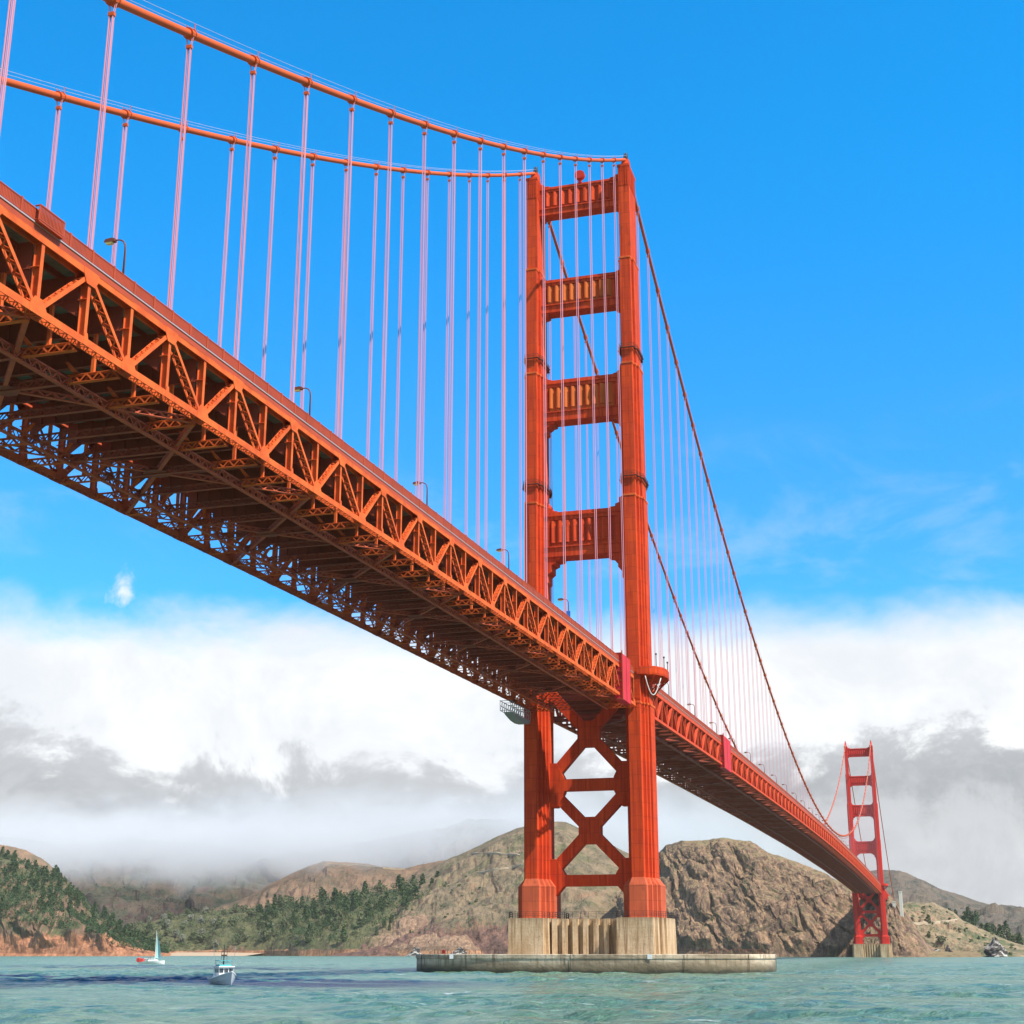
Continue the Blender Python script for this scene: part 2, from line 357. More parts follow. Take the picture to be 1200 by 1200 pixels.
def diag_fine(mb, p0, p1, solid):
    mb.laced(p0, p1, .82, .42, (1,0,0), pitch=.62, lw=.14, solid=solid)
def make_truss(root, X, pts, tops, name, m, fine, limit=100, near_first=True):
    """pts: panel-point Ys (ascending); tops: set of indices whose top chord joint carries the suspender"""
    q = 1 if X > 0 else -1
    d1 = MB()                                   # top chord is the truss' own mesh; its members are children
    for a, b in zip(pts[:-1], pts[1:]):
        if fine:
            d1.bar((X,a,zt(a)+.30), (X,b,zt(b)+.30), .96, .12)
            for s_ in (-1, 1): d1.bar((X+s_*.44,a,zt(a)), (X+s_*.44,b,zt(b)), .08, .66)
        else: d1.bar((X,a,zt(a)), (X,b,zt(b)), .9, .7)
    tr = d1.build(name, m, root)
    c = MB()
    for a, b in zip(pts[:-1], pts[1:]):
        if fine:
            c.laced((X,a,zb(a)), (X,b,zb(b)), .88, .74, (1,0,0), pitch=.7, lw=.12, flange=.09)
        else: c.bar((X,a,zb(a)), (X,b,zb(b)), .9, .75)
    c.build('bottom_chord', m, tr)
    restd, restv = MB(), MB(); nd = nv = 0
    for i, (a, b) in enumerate(zip(pts[:-1], pts[1:])):
        up = (i+1) in tops
        p0 = (X,a,zb(a)) if up else (X,a,zt(a)); p1 = (X,b,zt(b)) if up else (X,b,zb(b))
        mb = MB() if nd < limit else restd
        if fine: diag_fine(mb, p0, p1, up)
        else: mb.bar(p0, p1, .7, .45)
        if nd < limit: mb.build('diagonal', m, tr)
        nd += 1
    for i, a in enumerate(pts):
        mb = MB() if nv < limit else restv
        if fine:
            for s_ in (-1, 1): mb.bar((X+s_*.36,a,zb(a)+.3), (X+s_*.36,a,zt(a)-.3), .06, .46)
            mb.box(X-.33, X+.33, a-.03, a+.03, zb(a)+.3, zt(a)-.3)
            mb.box(X-.6, X+.3, a-.35, a+.35, zb(a)+DEP*.62, zb(a)+DEP*.62+.06)
        else: mb.bar((X,a,zb(a)), (X,a,zt(a)), .6, .35)
        if nv < limit: mb.build('vertical', m, tr)
        nv += 1
    if restd.v: struct(restd.build('diagonal', m, tr), 'stuff')
    if restv.v: struct(restv.build('vertical', m, tr), 'stuff')
    if fine:
        for i, a in enumerate(pts):
            g = MB(); z = zt(a) if i in tops else zb(a); k = -1 if i in tops else 1
            if i in tops: poly = [(-1.25,.36),(1.25,.36),(1.25,-.3),(.7,-1.15),(-.7,-1.15),(-1.25,-.3)]
            else: poly = [(-1.25,-.40),(1.25,-.40),(1.25,.35),(.62,1.25),(-.62,1.25),(-1.25,.35)]
            for s_ in (-1, 1): g.prism([(a+u, z+v_+(zt(a+u)-zt(a))) for u, v_ in poly], 'x', X+s_*.50-.025, X+s_*.50+.025)
            if i not in tops:
                pass
            else:
                g.build('gusset', m, tr); g = MB()
                for s_ in (-1, 1): g.prism([(a-.5,zb(a)-.38),(a+.5,zb(a)-.38),(a+.2,zb(a)+.9),(a-.2,zb(a)+.9)], 'x', X+s_*.50-.025, X+s_*.50+.025)
            g.build('gusset', m, tr)
    return tr

def make_deck(root, pts, fine, limit=100):
    sl = MB()
    for a, b in zip(pts[:-1], pts[1:]):
        za, zb2 = zt(a), zt(b)
        for x0, x1, h0, h1 in ((-12.2,12.2,.75,1.05),):
            sl.add([(x0,a,za+h0),(x1,a,za+h0),(x1,b,zb2+h0),(x0,b,zb2+h0),(x0,a,za+h1),(x1,a,za+h1),(x1,b,zb2+h1),(x0,b,zb2+h1)],
                   [(0,3,2,1),(4,5,6,7),(0,1,5,4),(1,2,6,5),(2,3,7,6),(3,0,4,7)])
    sl.build('deck_slab', M['slab'], root)
    for x in (-10.5,-7.5,-4.5,-1.5,1.5,4.5,7.5,10.5):
        st = MB()
        for a, b in zip(pts[:-1], pts[1:]): st.bar((x,a,zt(a)+.45), (x,b,zt(b)+.45), .3, .58)
        st.build('stringer', M['dull'], root)
    rest = MB(); rest2 = MB(); k = 0
    for a in pts:
        mb = MB() if k < limit else rest; z = zt(a)
        mb.box(-13.0, 13.0, a-.04, a+.04, z-2.6, z+.14); mb.box(-13.0, 13.0, a-.25, a+.25, z-2.68, z-2.6)
        if fine:
            for x in np.arange(-11.5, 12, 1.9): mb.box(x-.05, x+.05, a-.2, a+.2, z-2.6, z+.1)
            for s_ in (-1, 1): mb.prism([(s_*13.0, z-2.6), (s_*13.0, z-4.2), (s_*10.8, z-2.7)], 'y', a-.05, a+.05)
        if k < limit: mb.build('floor_beam', M['dull'], root)
        # bottom transverse strut
        mb = MB() if k < limit else rest2; z = zb(a)-.15
        if fine:
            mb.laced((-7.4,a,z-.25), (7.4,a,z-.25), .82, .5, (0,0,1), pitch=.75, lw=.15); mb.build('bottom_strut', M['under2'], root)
            for s_ in (-1, 1):
                mb = MB(); mb.laced((s_*7.5,a,z-.25), (s_*13.2,a,z-.25), .82, .55, (0,0,1), pitch=.75, lw=.15)
                mb.prism([(s_*8.4, z+.5), (s_*7.9, z+.5), (s_*7.0, z+1.7), (s_*7.3, z+1.7)], 'y', a-.2, a+.2)
                mb.bar((s_*10.2,a,z+.2), (s_*10.2,a,zt(a)-2.6), .35, .35); mb.build('strut_end', M['truss'], root)  # brighter truss paint on the outer ends imitates sunlight reaching them
        else: mb.bar((-13.2,a,z), (13.2,a,z), .5, .5)
        if k < limit and not fine: mb.build('bottom_strut', M['dull'], root)
        k += 1
    if rest.v: struct(rest.build('floor_beam', M['dull'], root), 'stuff')
    if rest2.v: struct(rest2.build('bottom_strut', M['dull'], root), 'stuff')
    # inner longitudinals and lateral bracing at the bottom level
    for x in (-7.1, 7.1):
        ln = MB()
        for a, b in zip(pts[:-1], pts[1:]):
            if fine:
                ln.laced((x,a,zb(a)-.62), (x,b,zb(b)-.62), .95, .5, (0,0,1), pitch=.85, lw=.15, flange=.16)
            else: ln.bar((x,a,zb(a)-.6), (x,b,zb(b)-.6), .5, .8)
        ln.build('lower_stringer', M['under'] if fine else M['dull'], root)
    n = 4
    for i in range(0, len(pts)-n, n):
        if not fine and i > 60: break
        a, b = pts[i], pts[i+n]
        for s_ in (-1, 1):
            lb = MB()
            if fine: lb.laced((s_*13.2,a,zb(a)-.3), (-s_*13.2,b,zb(b)-.3), .62, .46, (0,0,1), pitch=.8, lw=.16)
            else: lb.bar((s_*13.2,a,zb(a)-.3), (-s_*13.2,b,zb(b)-.3), .6, .6)
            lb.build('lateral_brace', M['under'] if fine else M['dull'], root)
        if fine:
            c_ = (a+b)/2; g = MB(); g.prism([(-1.6,c_-.5),(-.6,c_-1.5),(.6,c_-1.5),(1.6,c_-.5),(1.6,c_+.5),(.6,c_+1.5),(-.6,c_+1.5),(-1.6,c_+.5)], 'z', zb(c_)-.70, zb(c_)-.64)
            g.build('gusset_plate', M['dull'], root)
    # sidewalks, fascia, railings
    for s_ in (-1, 1):
        fa, ed, rl = MB(), MB(), MB()
        for a, b in zip(pts[:-1], pts[1:]):
            fa.bar((s_*14.05,a,zt(a)+.70), (s_*14.05,b,zt(b)+.70), .12, .66)
            fa.bar((s_*13.4,a,zt(a)+.48), (s_*13.4,b,zt(b)+.48), .9, .1)
            ed.bar((s_*13.3,a,zt(a)+1.12), (s_*13.3,b,zt(b)+1.12), 1.8, .13)
            rl.bar((s_*14.12,a,zt(a)+2.46), (s_*14.12,b,zt(b)+2.46), .14, .10)
            rl.bar((s_*14.12,a,zt(a)+1.34), (s_*14.12,b,zt(b)+1.34), .08, .08)
            L = b-a; nb = int(L/(.21 if fine and s_ > 0 else .45))
            wd = .15 if fine and s_ > 0 else .3
            for j in range(nb):
                y = a+L*(j+.5)/nb; z = zt(a)+(zt(b)-zt(a))*(j+.5)/nb
                rl.box(s_*14.12-.03, s_*14.12+.03, y-wd/2, y+wd/2, z+1.3, z+2.44)
            for y in (a, (a+b)/2): rl.box(s_*14.12-.10, s_*14.12+.10, y-.12, y+.12, zt(y)+1.2, zt(y)+2.6)
        fa.build('fascia', M['rail'], root); ed.build('sidewalk', M['edge'], root); rl.build('railing', M['rail'], root)

M['under2'] = mat('underside_shade_paint', (.42, .072, .034), .7, (.25, .05, .03), (.35, .35, .35), .7)  # darkened for the inner struts: shade below the deck put into the colour
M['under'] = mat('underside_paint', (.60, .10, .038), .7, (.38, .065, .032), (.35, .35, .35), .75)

# near side span --------------------------------------------------------------
S0 = 1.74
side_pts = sorted([-(S0+PAN*k) for k in range(1, 48)])
nside = len(side_pts)
tops_s = {i for i, y in enumerate(side_pts) if round((-y-S0)/PAN) % 2 == 0}
ds = thing('bridge_deck', 'orange steel truss deck running from the left edge to the near tower', 'bridge deck', (0,-170,60))
make_truss(ds, W, side_pts, tops_s, 'truss', M['truss'], True)
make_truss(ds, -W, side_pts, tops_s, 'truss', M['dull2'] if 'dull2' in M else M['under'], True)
make_deck(ds, side_pts, True)
# lookout bay on the sidewalk
lb = MB(); ya, yb = -270.2, -266.4
for y0, y1 in ((ya, yb),):
    z = zt((y0+y1)/2)
    lb.bar((14.6,y0,zt(y0)+2.75), (14.6,y1,zt(y1)+2.75), .14, .12); lb.bar((14.6,y0,zt(y0)+1.35), (14.6,y1,zt(y1)+1.35), .12, .1)
    lb.bar((14.4,y0,zt(y0)+1.15), (14.4,y1,zt(y1)+1.15), .5, .12)
    for k in range(19):
        y = y0+(y1-y0)*k/18; wd = .2 if k in (0, 18) else .12
        lb.box(14.57, 14.63, y-wd/2, y+wd/2, zt(y)+1.2, zt(y)+2.75)
    for y in (y0, y1): lb.box(14.1, 14.65, y-.08, y+.08, zt(y)+2.65, zt(y)+2.75); lb.box(14.1, 14.65, y-.05, y+.05, zt(y)+1.3, zt(y)+1.4)
lb.build('lookout_bay', M['rail'], ds)

# main span -------------------------------------------------------------------
main_pts = [PAN*k for k in range(1, 168)]
tops_m = {i for i in range(len(main_pts)) if (i+1) % 2 == 0}
dm = thing('bridge_deck', 'long orange truss deck of the main span receding between the two towers', 'bridge deck', (0,SPAN/2,65))
make_truss(dm, W, main_pts, tops_m, 'truss', M['truss2'], False)
make_truss(dm, -W, main_pts, tops_m, 'truss', M['under'], False)
make_deck(dm, main_pts, False)

# far side span (seen small behind the far tower)
nor_pts = [SPAN+S0+PAN*k for k in range(1, 46)]
dn = thing('bridge_deck', 'short stretch of red deck beyond the far tower, reaching the headland', 'bridge deck', (0,SPAN+170,60))
make_truss(dn, W, nor_pts, {i for i in range(45) if i % 2}, 'truss', M['far'], False)
make_truss(dn, -W, nor_pts, {i for i in range(45) if i % 2}, 'truss', M['far'], False)
sl = MB()
for a, b in zip(nor_pts[:-1], nor_pts[1:]): sl.bar((0,a,zt(a)+.9), (0,b,zt(b)+.9), 28, .4)
sl.build('deck_slab', M['slab'], dn)
rl = MB()
for a, b in zip(nor_pts[:-1], nor_pts[1:]):
    for s_ in (-1, 1): rl.bar((s_*14.1,a,zt(a)+1.6), (s_*14.1,b,zt(b)+1.6), .12, 1.6)
rl.build('railing', M['rail'], dn)

# ------------------------------------------------------------------ main cables
def make_cable(X, label):
    root = thing('main_cable', label, 'cable', (X,0,226))
    ys = sorted(set([round(y, 2) for y in list(np.arange(-345, -8, 6.))+[-8,-4,-2,0,2,4,8]+list(np.arange(14, SPAN-8, 9.))+[SPAN-8,SPAN-3,SPAN,SPAN+3,SPAN+8]+list(np.arange(SPAN+15, SPAN+340, 9.))]))
    c = MB(); c.tube([(X,y,zcable(y)) for y in ys], .46, 12); c.build('cable_strand', M['cable'], root, True)
    for s_ in (-1, 1):
        hr = MB(); hr.tube([(X+s_*.55,y,zcable(y)+1.25) for y in ys if y < SPAN], .030, 4); hr.build('hand_rope', M['wire'], root)
    sy = [-(S0+15.24*k) for k in range(1, 20)]+[15.24*j for j in range(1, 84)]
    restr, restb = MB(), MB()
    for i, y in enumerate(sy):
        far = i >= 100
        zc = zcable(y); zd = zt(y)+(.4 if y > 1.5*0 else .4)
        if zc-zd < 1.2: continue
        mb = restr if far else MB()
        top = zc-1.6 if zc-zd > 3 else zc-.4
        for dx in (-.2, .2):
            for dy in (-.11, .11):
                mb.tube([(X+dx,y+dy,zd), (X+dx,y+dy,top)], .062 if y < 300 else .05 if y < 600 else .024 if y < 900 else .014, 5)
                if zc-zd > 3: mb.tube([(X+dx,y+dy,top), (X+dx*2.4,y+dy,zc)], .043 if y < 600 else .02, 5)
        if not far: mb.build('suspender_rope', M['rope'], root)
        bm_ = restb if far else MB()
        t = Vector((0, .5, zcable(y+.5)-zc)).normalized()
        bm_.tube([Vector((X,y,zc))-t*.55, Vector((X,y,zc))+t*.55], .60, 12)
        for q in (-.42, .42): bm_.tube([Vector((X,y,zc))+t*(q-.1), Vector((X,y,zc))+t*(q+.1)], .68, 12)
        for dx in (-.55, .55): bm_.box(X+dx-.04, X+dx+.04, y-.04, y+.04, zc+.3, zc+1.28)
        if zc-zd > 3: bm_.box(X-.34, X+.34, y-.2, y+.2, top-.3, top+.1)
        if not far: bm_.build('cable_band', M['cable'], root)
    if restr.v: struct(restr.build('suspender_rope', M['rope'], root), 'stuff')
    if restb.v: struct(restb.build('cable_band', M['cable'], root), 'stuff')
make_cable(W, 'thick orange main cable with its hangers, the upper of the two at left')
make_cable(-W, 'thick orange main cable with its hangers, the lower of the two at left')

# ------------------------------------------------------------------ towers
def stepped(hx_hy):
    """stepped cruciform plan from rectangles (hx, hy), hx growing while hy shrinks"""
    q = []
    for i, (hx, hy) in enumerate(hx_hy):
        if i == 0: q += [(hx, -hy)]
        else: q += [(hx_hy[i-1][0], -hy), (hx, -hy)]
    right = q+[(x, -y) for x, y in reversed(q)]
    left = [(-x, y) for x, y in reversed(right)]
    return right+left
LV = [  # z0, z1, plan
    (22.5, 66.0, [(1.52,7.9),(2.2,5.6),(2.8,4.2),(3.3,2.8)]),
    (66.0, 122., [(1.52,7.1),(2.1,5.1),(2.6,3.8),(3.0,2.6)]),
    (122., 160.5, [(1.52,6.3),(2.1,4.6),(2.65,3.0)]),
    (160.5, 193., [(1.52,5.5),(2.1,3.5)]),
    (193., 222.6, [(1.58,4.6)])]
def make_tower(y0, m, fine, label):
    root = thing('bridge_tower', label, 'bridge tower', (0,y0,13))
    for s_ in (-1, 1):
        X = s_*W; l = MB()
        for z0, z1, pl in LV:
            l.prism([(X+x, y0+y) for x, y in stepped(pl)], 'z', z0, z1)
            # ledge that caps each setback
        leg = l.build('leg', m, root)
        if fine:
            for z0, z1, pl in LV[:-1]:
                e_ = MB(); e_.prism([(X+x+math.copysign(.13, x), y0+y+math.copysign(.13, y)) for x, y in stepped(pl)], 'z', z1-.1, z1+.42); e_.build('ledge', M['truss'], leg)  # lighter truss paint gives the ledges a painted highlight
        # pedestal
        p = MB(); pl = [(2.2,8.6),(3.1,6.4),(4.0,4.9),(4.7,3.5)]
        P0 = [(X+x, y0+y) for x, y in stepped(pl)]; P1 = [(X+x, y0+y) for x, y in stepped(LV[0][2])]
        p.prism(P0, 'z', 12.9, 20.8); n = len(P0)
        p.add([(x,y,20.8) for x, y in P0]+[(x,y,22.6) for x, y in P1], [(i,(i+1) % n,n+(i+1) % n,n+i) for i in range(n)])
        p.build('pedestal', M['pedestal'] if fine else m, leg)
        # top: grooved crown, saddle housing, beacon
        t = MB()
        for k in range(5): t.box(X-1.42+k*.63, X-1.42+k*.63+.28, y0-4.75, y0-4.6, 216.5, 222.6)
        for k in range(10): t.box(X+1.62, X+1.74, y0-4.0+k*.82, y0-3.65+k*.82, 216.5, 222.6)
        t.box(X-1.75, X+1.75, y0-4.78, y0+4.78, 222.6, 223.3)
        t.prism([(y0-3.6,223.3),(y0+3.6,223.3),(y0+2.0,225.6),(y0+1.1,226.9),(y0-1.1,226.9),(y0-2.0,225.6)], 'x', X-.95, X+.95)
        t.build('saddle', m, leg)
        b = MB(); b.box(X-.6, X+.6, y0-.6, y0+.6, 226.9, 228.1); b.tube([(X,y0,228.1),(X,y0,229.0),(X,y0,229.5)], [.42,.42,.2], 10)
        for dx in (-.55, .55): b.tube([(X+dx,y0,228.1),(X+dx,y0,229.7)], .06, 5)
        b.build('beacon', M['dark'] if fine else m, leg)
        if fine:
            for zl in (165.3, 127.6):
                pl = next(p_ for a, b_, p_ in LV if a <= zl < b_); r_ = MB()
                O = [(X+x+(.5 if x > 0 else -.5), y0+y+(.5 if y > 0 else -.5)) for x, y in stepped(pl)]
                for (ax, ay), (bx, by) in zip(O, O[1:]+O[:1]):
                    r_.bar((ax,ay,zl), (bx,by,zl), .16, .55, (0,0,1))
                    for h in (.7, 1.2): r_.bar((ax,ay,zl+h), (bx,by,zl+h), .07, .07)
                    nn = max(1, int(math.hypot(bx-ax, by-ay)/1.2))
                    for k in range(nn):
                        f = k/nn; r_.box(ax+(bx-ax)*f-.05, ax+(bx-ax)*f+.05, ay+(by-ay)*f-.05, ay+(by-ay)*f+.05, zl-.8, zl+1.2)
                r_.build('walkway', M['rust'], leg)
    # portal struts above the deck
    inner = {0: 10.5, 1: 10.6, 2: 11.2, 3: 11.6}
    ST = [(107.6,120.2,11.0,2.9,9.5), (147.0,159.2,11.3,2.6,7.), (180.4,190.6,11.7,2.2,5.), (211.8,220.8,12.1,2.0,4.)]
    for i, (z0, z1, hx, hy, br) in enumerate(ST):
        s = MB(); h = z1-z0; ex = hx+1.8
        s.box(-ex, ex, y0-hy+.5, y0+hy-.5, z0, z1)
        for q in (-1, 1):
            ya, yb_ = (y0-hy, y0-hy+.5) if q < 0 else (y0+hy-.5, y0+hy)
            s.box(-ex, ex, ya, yb_, z0, z0+h*.20); s.box(-ex, ex, ya, yb_, z1-h*.18, z1)
            s.box(-ex, -hx+1.6, ya, yb_, z0+h*.20, z1-h*.18); s.box(hx-1.6, ex, ya, yb_, z0+h*.20, z1-h*.18)
        s.box(-hx+.2, hx-.2, y0-hy-.35, y0-hy, z0+h*.20, z0+h*.20+.35); s.box(-hx+.2, hx-.2, y0-hy-.35, y0-hy, z1-h*.10, z1-h*.10+.3)
        st = s.build('portal_strut', m, root)
        nf = 9; x0, x1 = -hx+1.9, hx-1.9; dx = (x1-x0)/nf
        for q in (-1, 1):
            f = MB(); yo = y0+q*(hy-.5); 
            for k in range(nf):
                a = x0+k*dx+.12; zz0, zz1 = z0+h*.22, z1-h*.20
                f.prism([(a,yo),(a,yo+q*.8),(a+dx*.16,yo+q*.8),(a+dx*.62,yo+q*.08),(a+dx*.62,yo)], 'z', zz0+h*.09, zz1)
                f.prism([(a,yo),(a,yo+q*.3),(a+dx*.62,yo+q*.05),(a+dx*.62,yo)], 'z', zz0, zz0+h*.09)
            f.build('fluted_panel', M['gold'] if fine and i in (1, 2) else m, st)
        # stepped haunches under and over
        for s_ in (-1, 1):
            bk = MB(); xo = s_*(hx+1.2); b = br
            low = [(0,0),(b*.62,0),(b*.62,-.7),(b*.44,-1.0),(b*.44,-b*.18),(b*.31,-b*.24),(b*.31,-b*.42),(b*.20,-b*.5),(b*.20,-b*.72),(b*.12,-b*.8),(b*.12,-b*1.1),(0,-b*1.2)]
            for ya, yb_, k in ((y0-hy*.86, y0+hy*.86, 1.),):
                bk.prism([(xo-s_*u*k, z0+v_) for u, v_ in low], 'y', ya, yb_)
            bk.build('stepped_bracket', m, st); bk = MB()
            if i != 3: upp = [(0,0),(b*.5,0),(b*.5,.4),(b*.36,.5),(b*.36,b*.12),(b*.24,b*.16),(b*.24,b*.3),(0,b*.4)]
            else: upp = [(0,0),(4.2,0),(4.2,.5),(2.6,.6),(2.6,1.2),(0,1.3)]
            bk.prism([(xo-s_*u, z1+v_) for u, v_ in upp], 'y', y0-hy*.86, y0+hy*.86)
            bk.build('stepped_bracket', m, st)
    # bracing below the deck
    def brace(xa, za, xb, zb_, nm):
        b = MB(); b.bar((xa,y0,za), (xb,y0,zb_), 2.4, 2.7, (0,1,0)); return b
    hx = 11.4
    for z0, z1 in ((23.2,46.3), (47.0,72.)):
        for s_ in (-1, 1):
            brace(-s_*hx, z0, s_*hx, z1, '').build('cross_brace', m if False else m, root)
        g = MB(); zc = (z0+z1)/2
        g.prism([(-2.9,zc-1.6),(-1.6,zc-3.4),(1.6,zc-3.4),(2.9,zc-1.6),(2.9,zc+1.6),(1.6,zc+3.4),(-1.6,zc+3.4),(-2.9,zc+1.6)], 'y', y0-1.28, y0+1.28)
        g.build('brace_gusset', m, root)
    for z0, z1, d in ((20.9,23.7,1.35), (44.9,47.9,1.35)):
        s = MB(); s.box(-11.6, 11.6, y0-d, y0+d, z0, z1)
        for s_ in (-1, 1):
            if z0 > 40: s.prism([(s_*11.7,z0-4.2),(s_*8.6,z0-4.2),(s_*6.6,z0-.3),(s_*6.6,z1+.3),(s_*8.6,z1+4.2),(s_*11.7,z1+4.2)], 'y', y0-d-.03, y0+d+.03)
            else:
                s.prism([(s_*11.7,z0-3.8),(s_*9.4,z0-2.8),(s_*7.0,z0),(s_*6.6,z1),(s_*9.0,z1+4.0),(s_*11.7,z1+4.0)], 'y', y0-d-.03, y0+d+.03)
        s.build('lower_strut', m, root)
    # walkway round the outside of each leg at deck level
    for s_ in (-1, 1):
        X = s_*W; bl = MB(); fl = [(3.6,-7.4),(5.6,-6.6),(7.3,-3.4),(7.6,0),(7.3,3.4),(5.6,6.6),(3.6,7.4)]
        bl.prism([(X+s_*u, y0+v_) for u, v_ in fl+[(1.0,7.0),(1.0,-7.0)]], 'z', 73.2, 73.6)
        O = [(X+s_*u, y0+v_) for u, v_ in [(1.0,-7.5)]+fl+[(1.0,7.5)]]
        for (ax, ay), (bx, by) in zip(O[:-1], O[1:]): bl.bar((ax,ay,74.35), (bx,by,74.35), .12, 1.7, (0,0,1)) if False else bl.add([(ax,ay,73.4),(bx,by,73.4),(bx,by,75.4),(ax,ay,75.4),(ax-s_*.12,ay,73.4),(bx-s_*.12,by,73.4),(bx-s_*.12,by,75.4),(ax-s_*.12,ay,75.4)], [(0,1,2,3),(7,6,5,4),(3,2,6,7),(0,4,5,1),(0,3,7,4),(1,5,6,2)])
        for u, v_ in fl: bl.bar((X+s_*2.5,y0+v_*.6,68.6), (X+s_*(u-.3),y0+v_*.95,73.1), .3, .3)
        bl.build('balcony', m, root)
    return root
tw = make_tower(0, M['tower'], True, 'tall orange tower in the foreground standing on the concrete pier and fender')
tf = make_tower(SPAN, M['far'], False, 'small distant crimson tower at right standing at the foot of the cliff')

# round drum on the top strut of the near tower
d = MB(); d.tube([(.3,-2.6,223.2),(.3,-1.4,223.2)], 1.45, 20); d.tube([(.3,-2.75,223.2),(.3,-2.6,223.2)], 1.2, 20); d.box(-.2,.8,-2.3,-1.7,220.8,222)
tag(d.build('radar_drum', M['far'], None, loc=(.3,-2,220.8)), 'round red drum standing on the top strut of the near tower', 'antenna')

# ------------------------------------------------------------------ piers and fender
def make_pier(y0, label, top=12.9, fine=True):
    root = thing('bridge_pier', label, 'pier', (0,y0,0))
    bat = 1.05
    for s_ in (-1, 1):
        X = s_*W; p = MB(); pl = [(4.4,13.2),(5.1,10.8),(5.8,8.4),(6.4,6.0)]
        A = [(X+x*1.06, y0+y*1.03) for x, y in stepped(pl)]; B = [(X+x, y0+y) for x, y in stepped(pl)]; n = len(A)
        p.add([(x,y,-3) for x, y in A]+[(x,y,top) for x, y in B], [(i,(i+1) % n,n+(i+1) % n,n+i) for i in range(n)]+[tuple(range(n,2*n))])
        p.build('pier_shaft', M['conc'], root)
    wv = MB(); xs = np.linspace(-9.4, 9.4, 17); k = 0; poly = [(-9.4, y0+8)]
    for i in range(7):
        a = -9.2+i*18.4/7; wd = 18.4/7
        poly += [(a, y0-8.4), (a+wd*.45, y0-8.4-.1), (a+wd*.5, y0-9.9), (a+wd*.98, y0-9.7)]
    poly += [(9.4, y0-8.4), (9.4, y0+8)]
    wv.prism(poly, 'z', -3, top-.15); wv.build('fluted_wall', M['conc'], root)
    if fine:
        r = MB(); pl = [(4.2,13.0),(4.9,10.6),(5.6,8.2),(6.2,5.8)]
        for s_ in (-1, 1):
            O = [(s_*W+x, y0+y) for x, y in stepped(pl)]
            for (ax, ay), (bx, by) in zip(O, O[1:]+O[:1]):
                for h in (.5, 1.0, 1.5): r.bar((ax,ay,top+h), (bx,by,top+h), .07, .07)
                nn = max(1, round(math.hypot(bx-ax, by-ay)/2.2))
                for j in range(nn): f = j/nn; r.bar((ax+(bx-ax)*f, ay+(by-ay)*f, top), (ax+(bx-ax)*f, ay+(by-ay)*f, top+1.55), .09, .09)
        for h in (.5, 1.0, 1.5): r.bar((-9.4,y0-8.2,top+h), (9.4,y0-8.2,top+h), .07, .07)
        for x in np.arange(-9, 9.1, 2): r.bar((x,y0-8.2,top), (x,y0-8.2,top+1.55), .09, .09)
        r.build('guard_rail', M['dark'], root)
        ld = MB()
        for q in (-.25, .25): ld.tube([(-18.6,y0-12+q,3), (-18.2,y0-12+q,top+1.6)], .08, 5)
        for z in np.arange(3.5, top+1, .5): ld.bar((-18.5,y0-12.25,z), (-18.5,y0-11.75,z), .07, .07)
        ld.build('ladder', M['dark'], root)
    return root
make_pier(0, 'tall ochre concrete pier with a fluted middle under the near tower')
make_pier(SPAN, 'small concrete pier under the distant crimson tower', 13.5, False)

fd = thing('pier_fender', 'long oval concrete fender wall lying in the water round the near pier', 'fender', (0,0,0))
mb = MB(); n = 96; A_, B_ = 45.2, 22.5; e = 2.6
def sup(a, b, t): c, s_ = math.cos(t), math.sin(t); return (a*math.copysign(abs(c)**(2/e), c), b*math.copysign(abs(s_)**(2/e), s_))
ring = [sup(A_, B_, 2*math.pi*i/n) for i in range(n)]; rin = [sup(A_-3.2, B_-3.2, 2*math.pi*i/n) for i in range(n)]
lev = [(ring,-3,1.0),(ring,3.35,1.0),(ring,3.4,1.006),(ring,4.28,1.006),(ring,4.36,1.002),(rin,4.38,1.0),(rin,-1,1.0)]
vs = [(x*k,y*k,z) for rg, z, k in lev for x, y in rg]
mb.add(vs, [(l*n+i, l*n+(i+1) % n, (l+1)*n+(i+1) % n, (l+1)*n+i) for l in range(len(lev)-1) for i in range(n)])
mb.build('wall', M['fender'], fd)
fl = MB(); fl.prism(rin, 'z', -2.5, 3.6); fl.build('apron', M['fender'], fd)
j = MB()
for i in range(0, n, 8):
    x, y = ring[i]; nx, ny = ring[(i+1) % n]; t = Vector((nx-x, ny-y, 0)).normalized()
    j.bar((x*1.008,y*1.008,.6), (x*1.008,y*1.008,4.3), .08, .10, t)
j.build('joint', M['dark'], fd)
for x, y in ((-31,0),(20,0)):
    t = 0
    i = min(range(n), key=lambda q: (ring[q][0]-x)**2+(50 if ring[q][1] > 0 else 0)); X_, Y_ = ring[i]
    p = MB(); p.box(X_-.55, X_+.55, Y_-.32, Y_-.24, 3.3, 4.4); p.build('notice_plate', M['white'], fd)
rl = MB()
for i in range(n):
    (x, y), (x2, y2) = rin[i], rin[(i+1) % n]
    if y < -2 and x < 30: continue
    rl.bar((x,y,5.4), (x2,y2,5.4), .06, .06); rl.bar((x,y,4.4), (x,y,5.4), .08, .08)
rl.build('guard_rail', M['rust'], fd)
bx = MB(); bx.box(-36.2,-35.4,-11.2,-10.5,4.45,5.15); bx.prism([(-36.3,5.15),(-35.3,5.15),(-35.8,5.5)], 'y', -11.3, -10.4)
tag(bx.build('marker_box', M['red'], None, loc=(-35.8,-11,4.45)), 'small red marker box standing on the left end of the fender', 'marker')

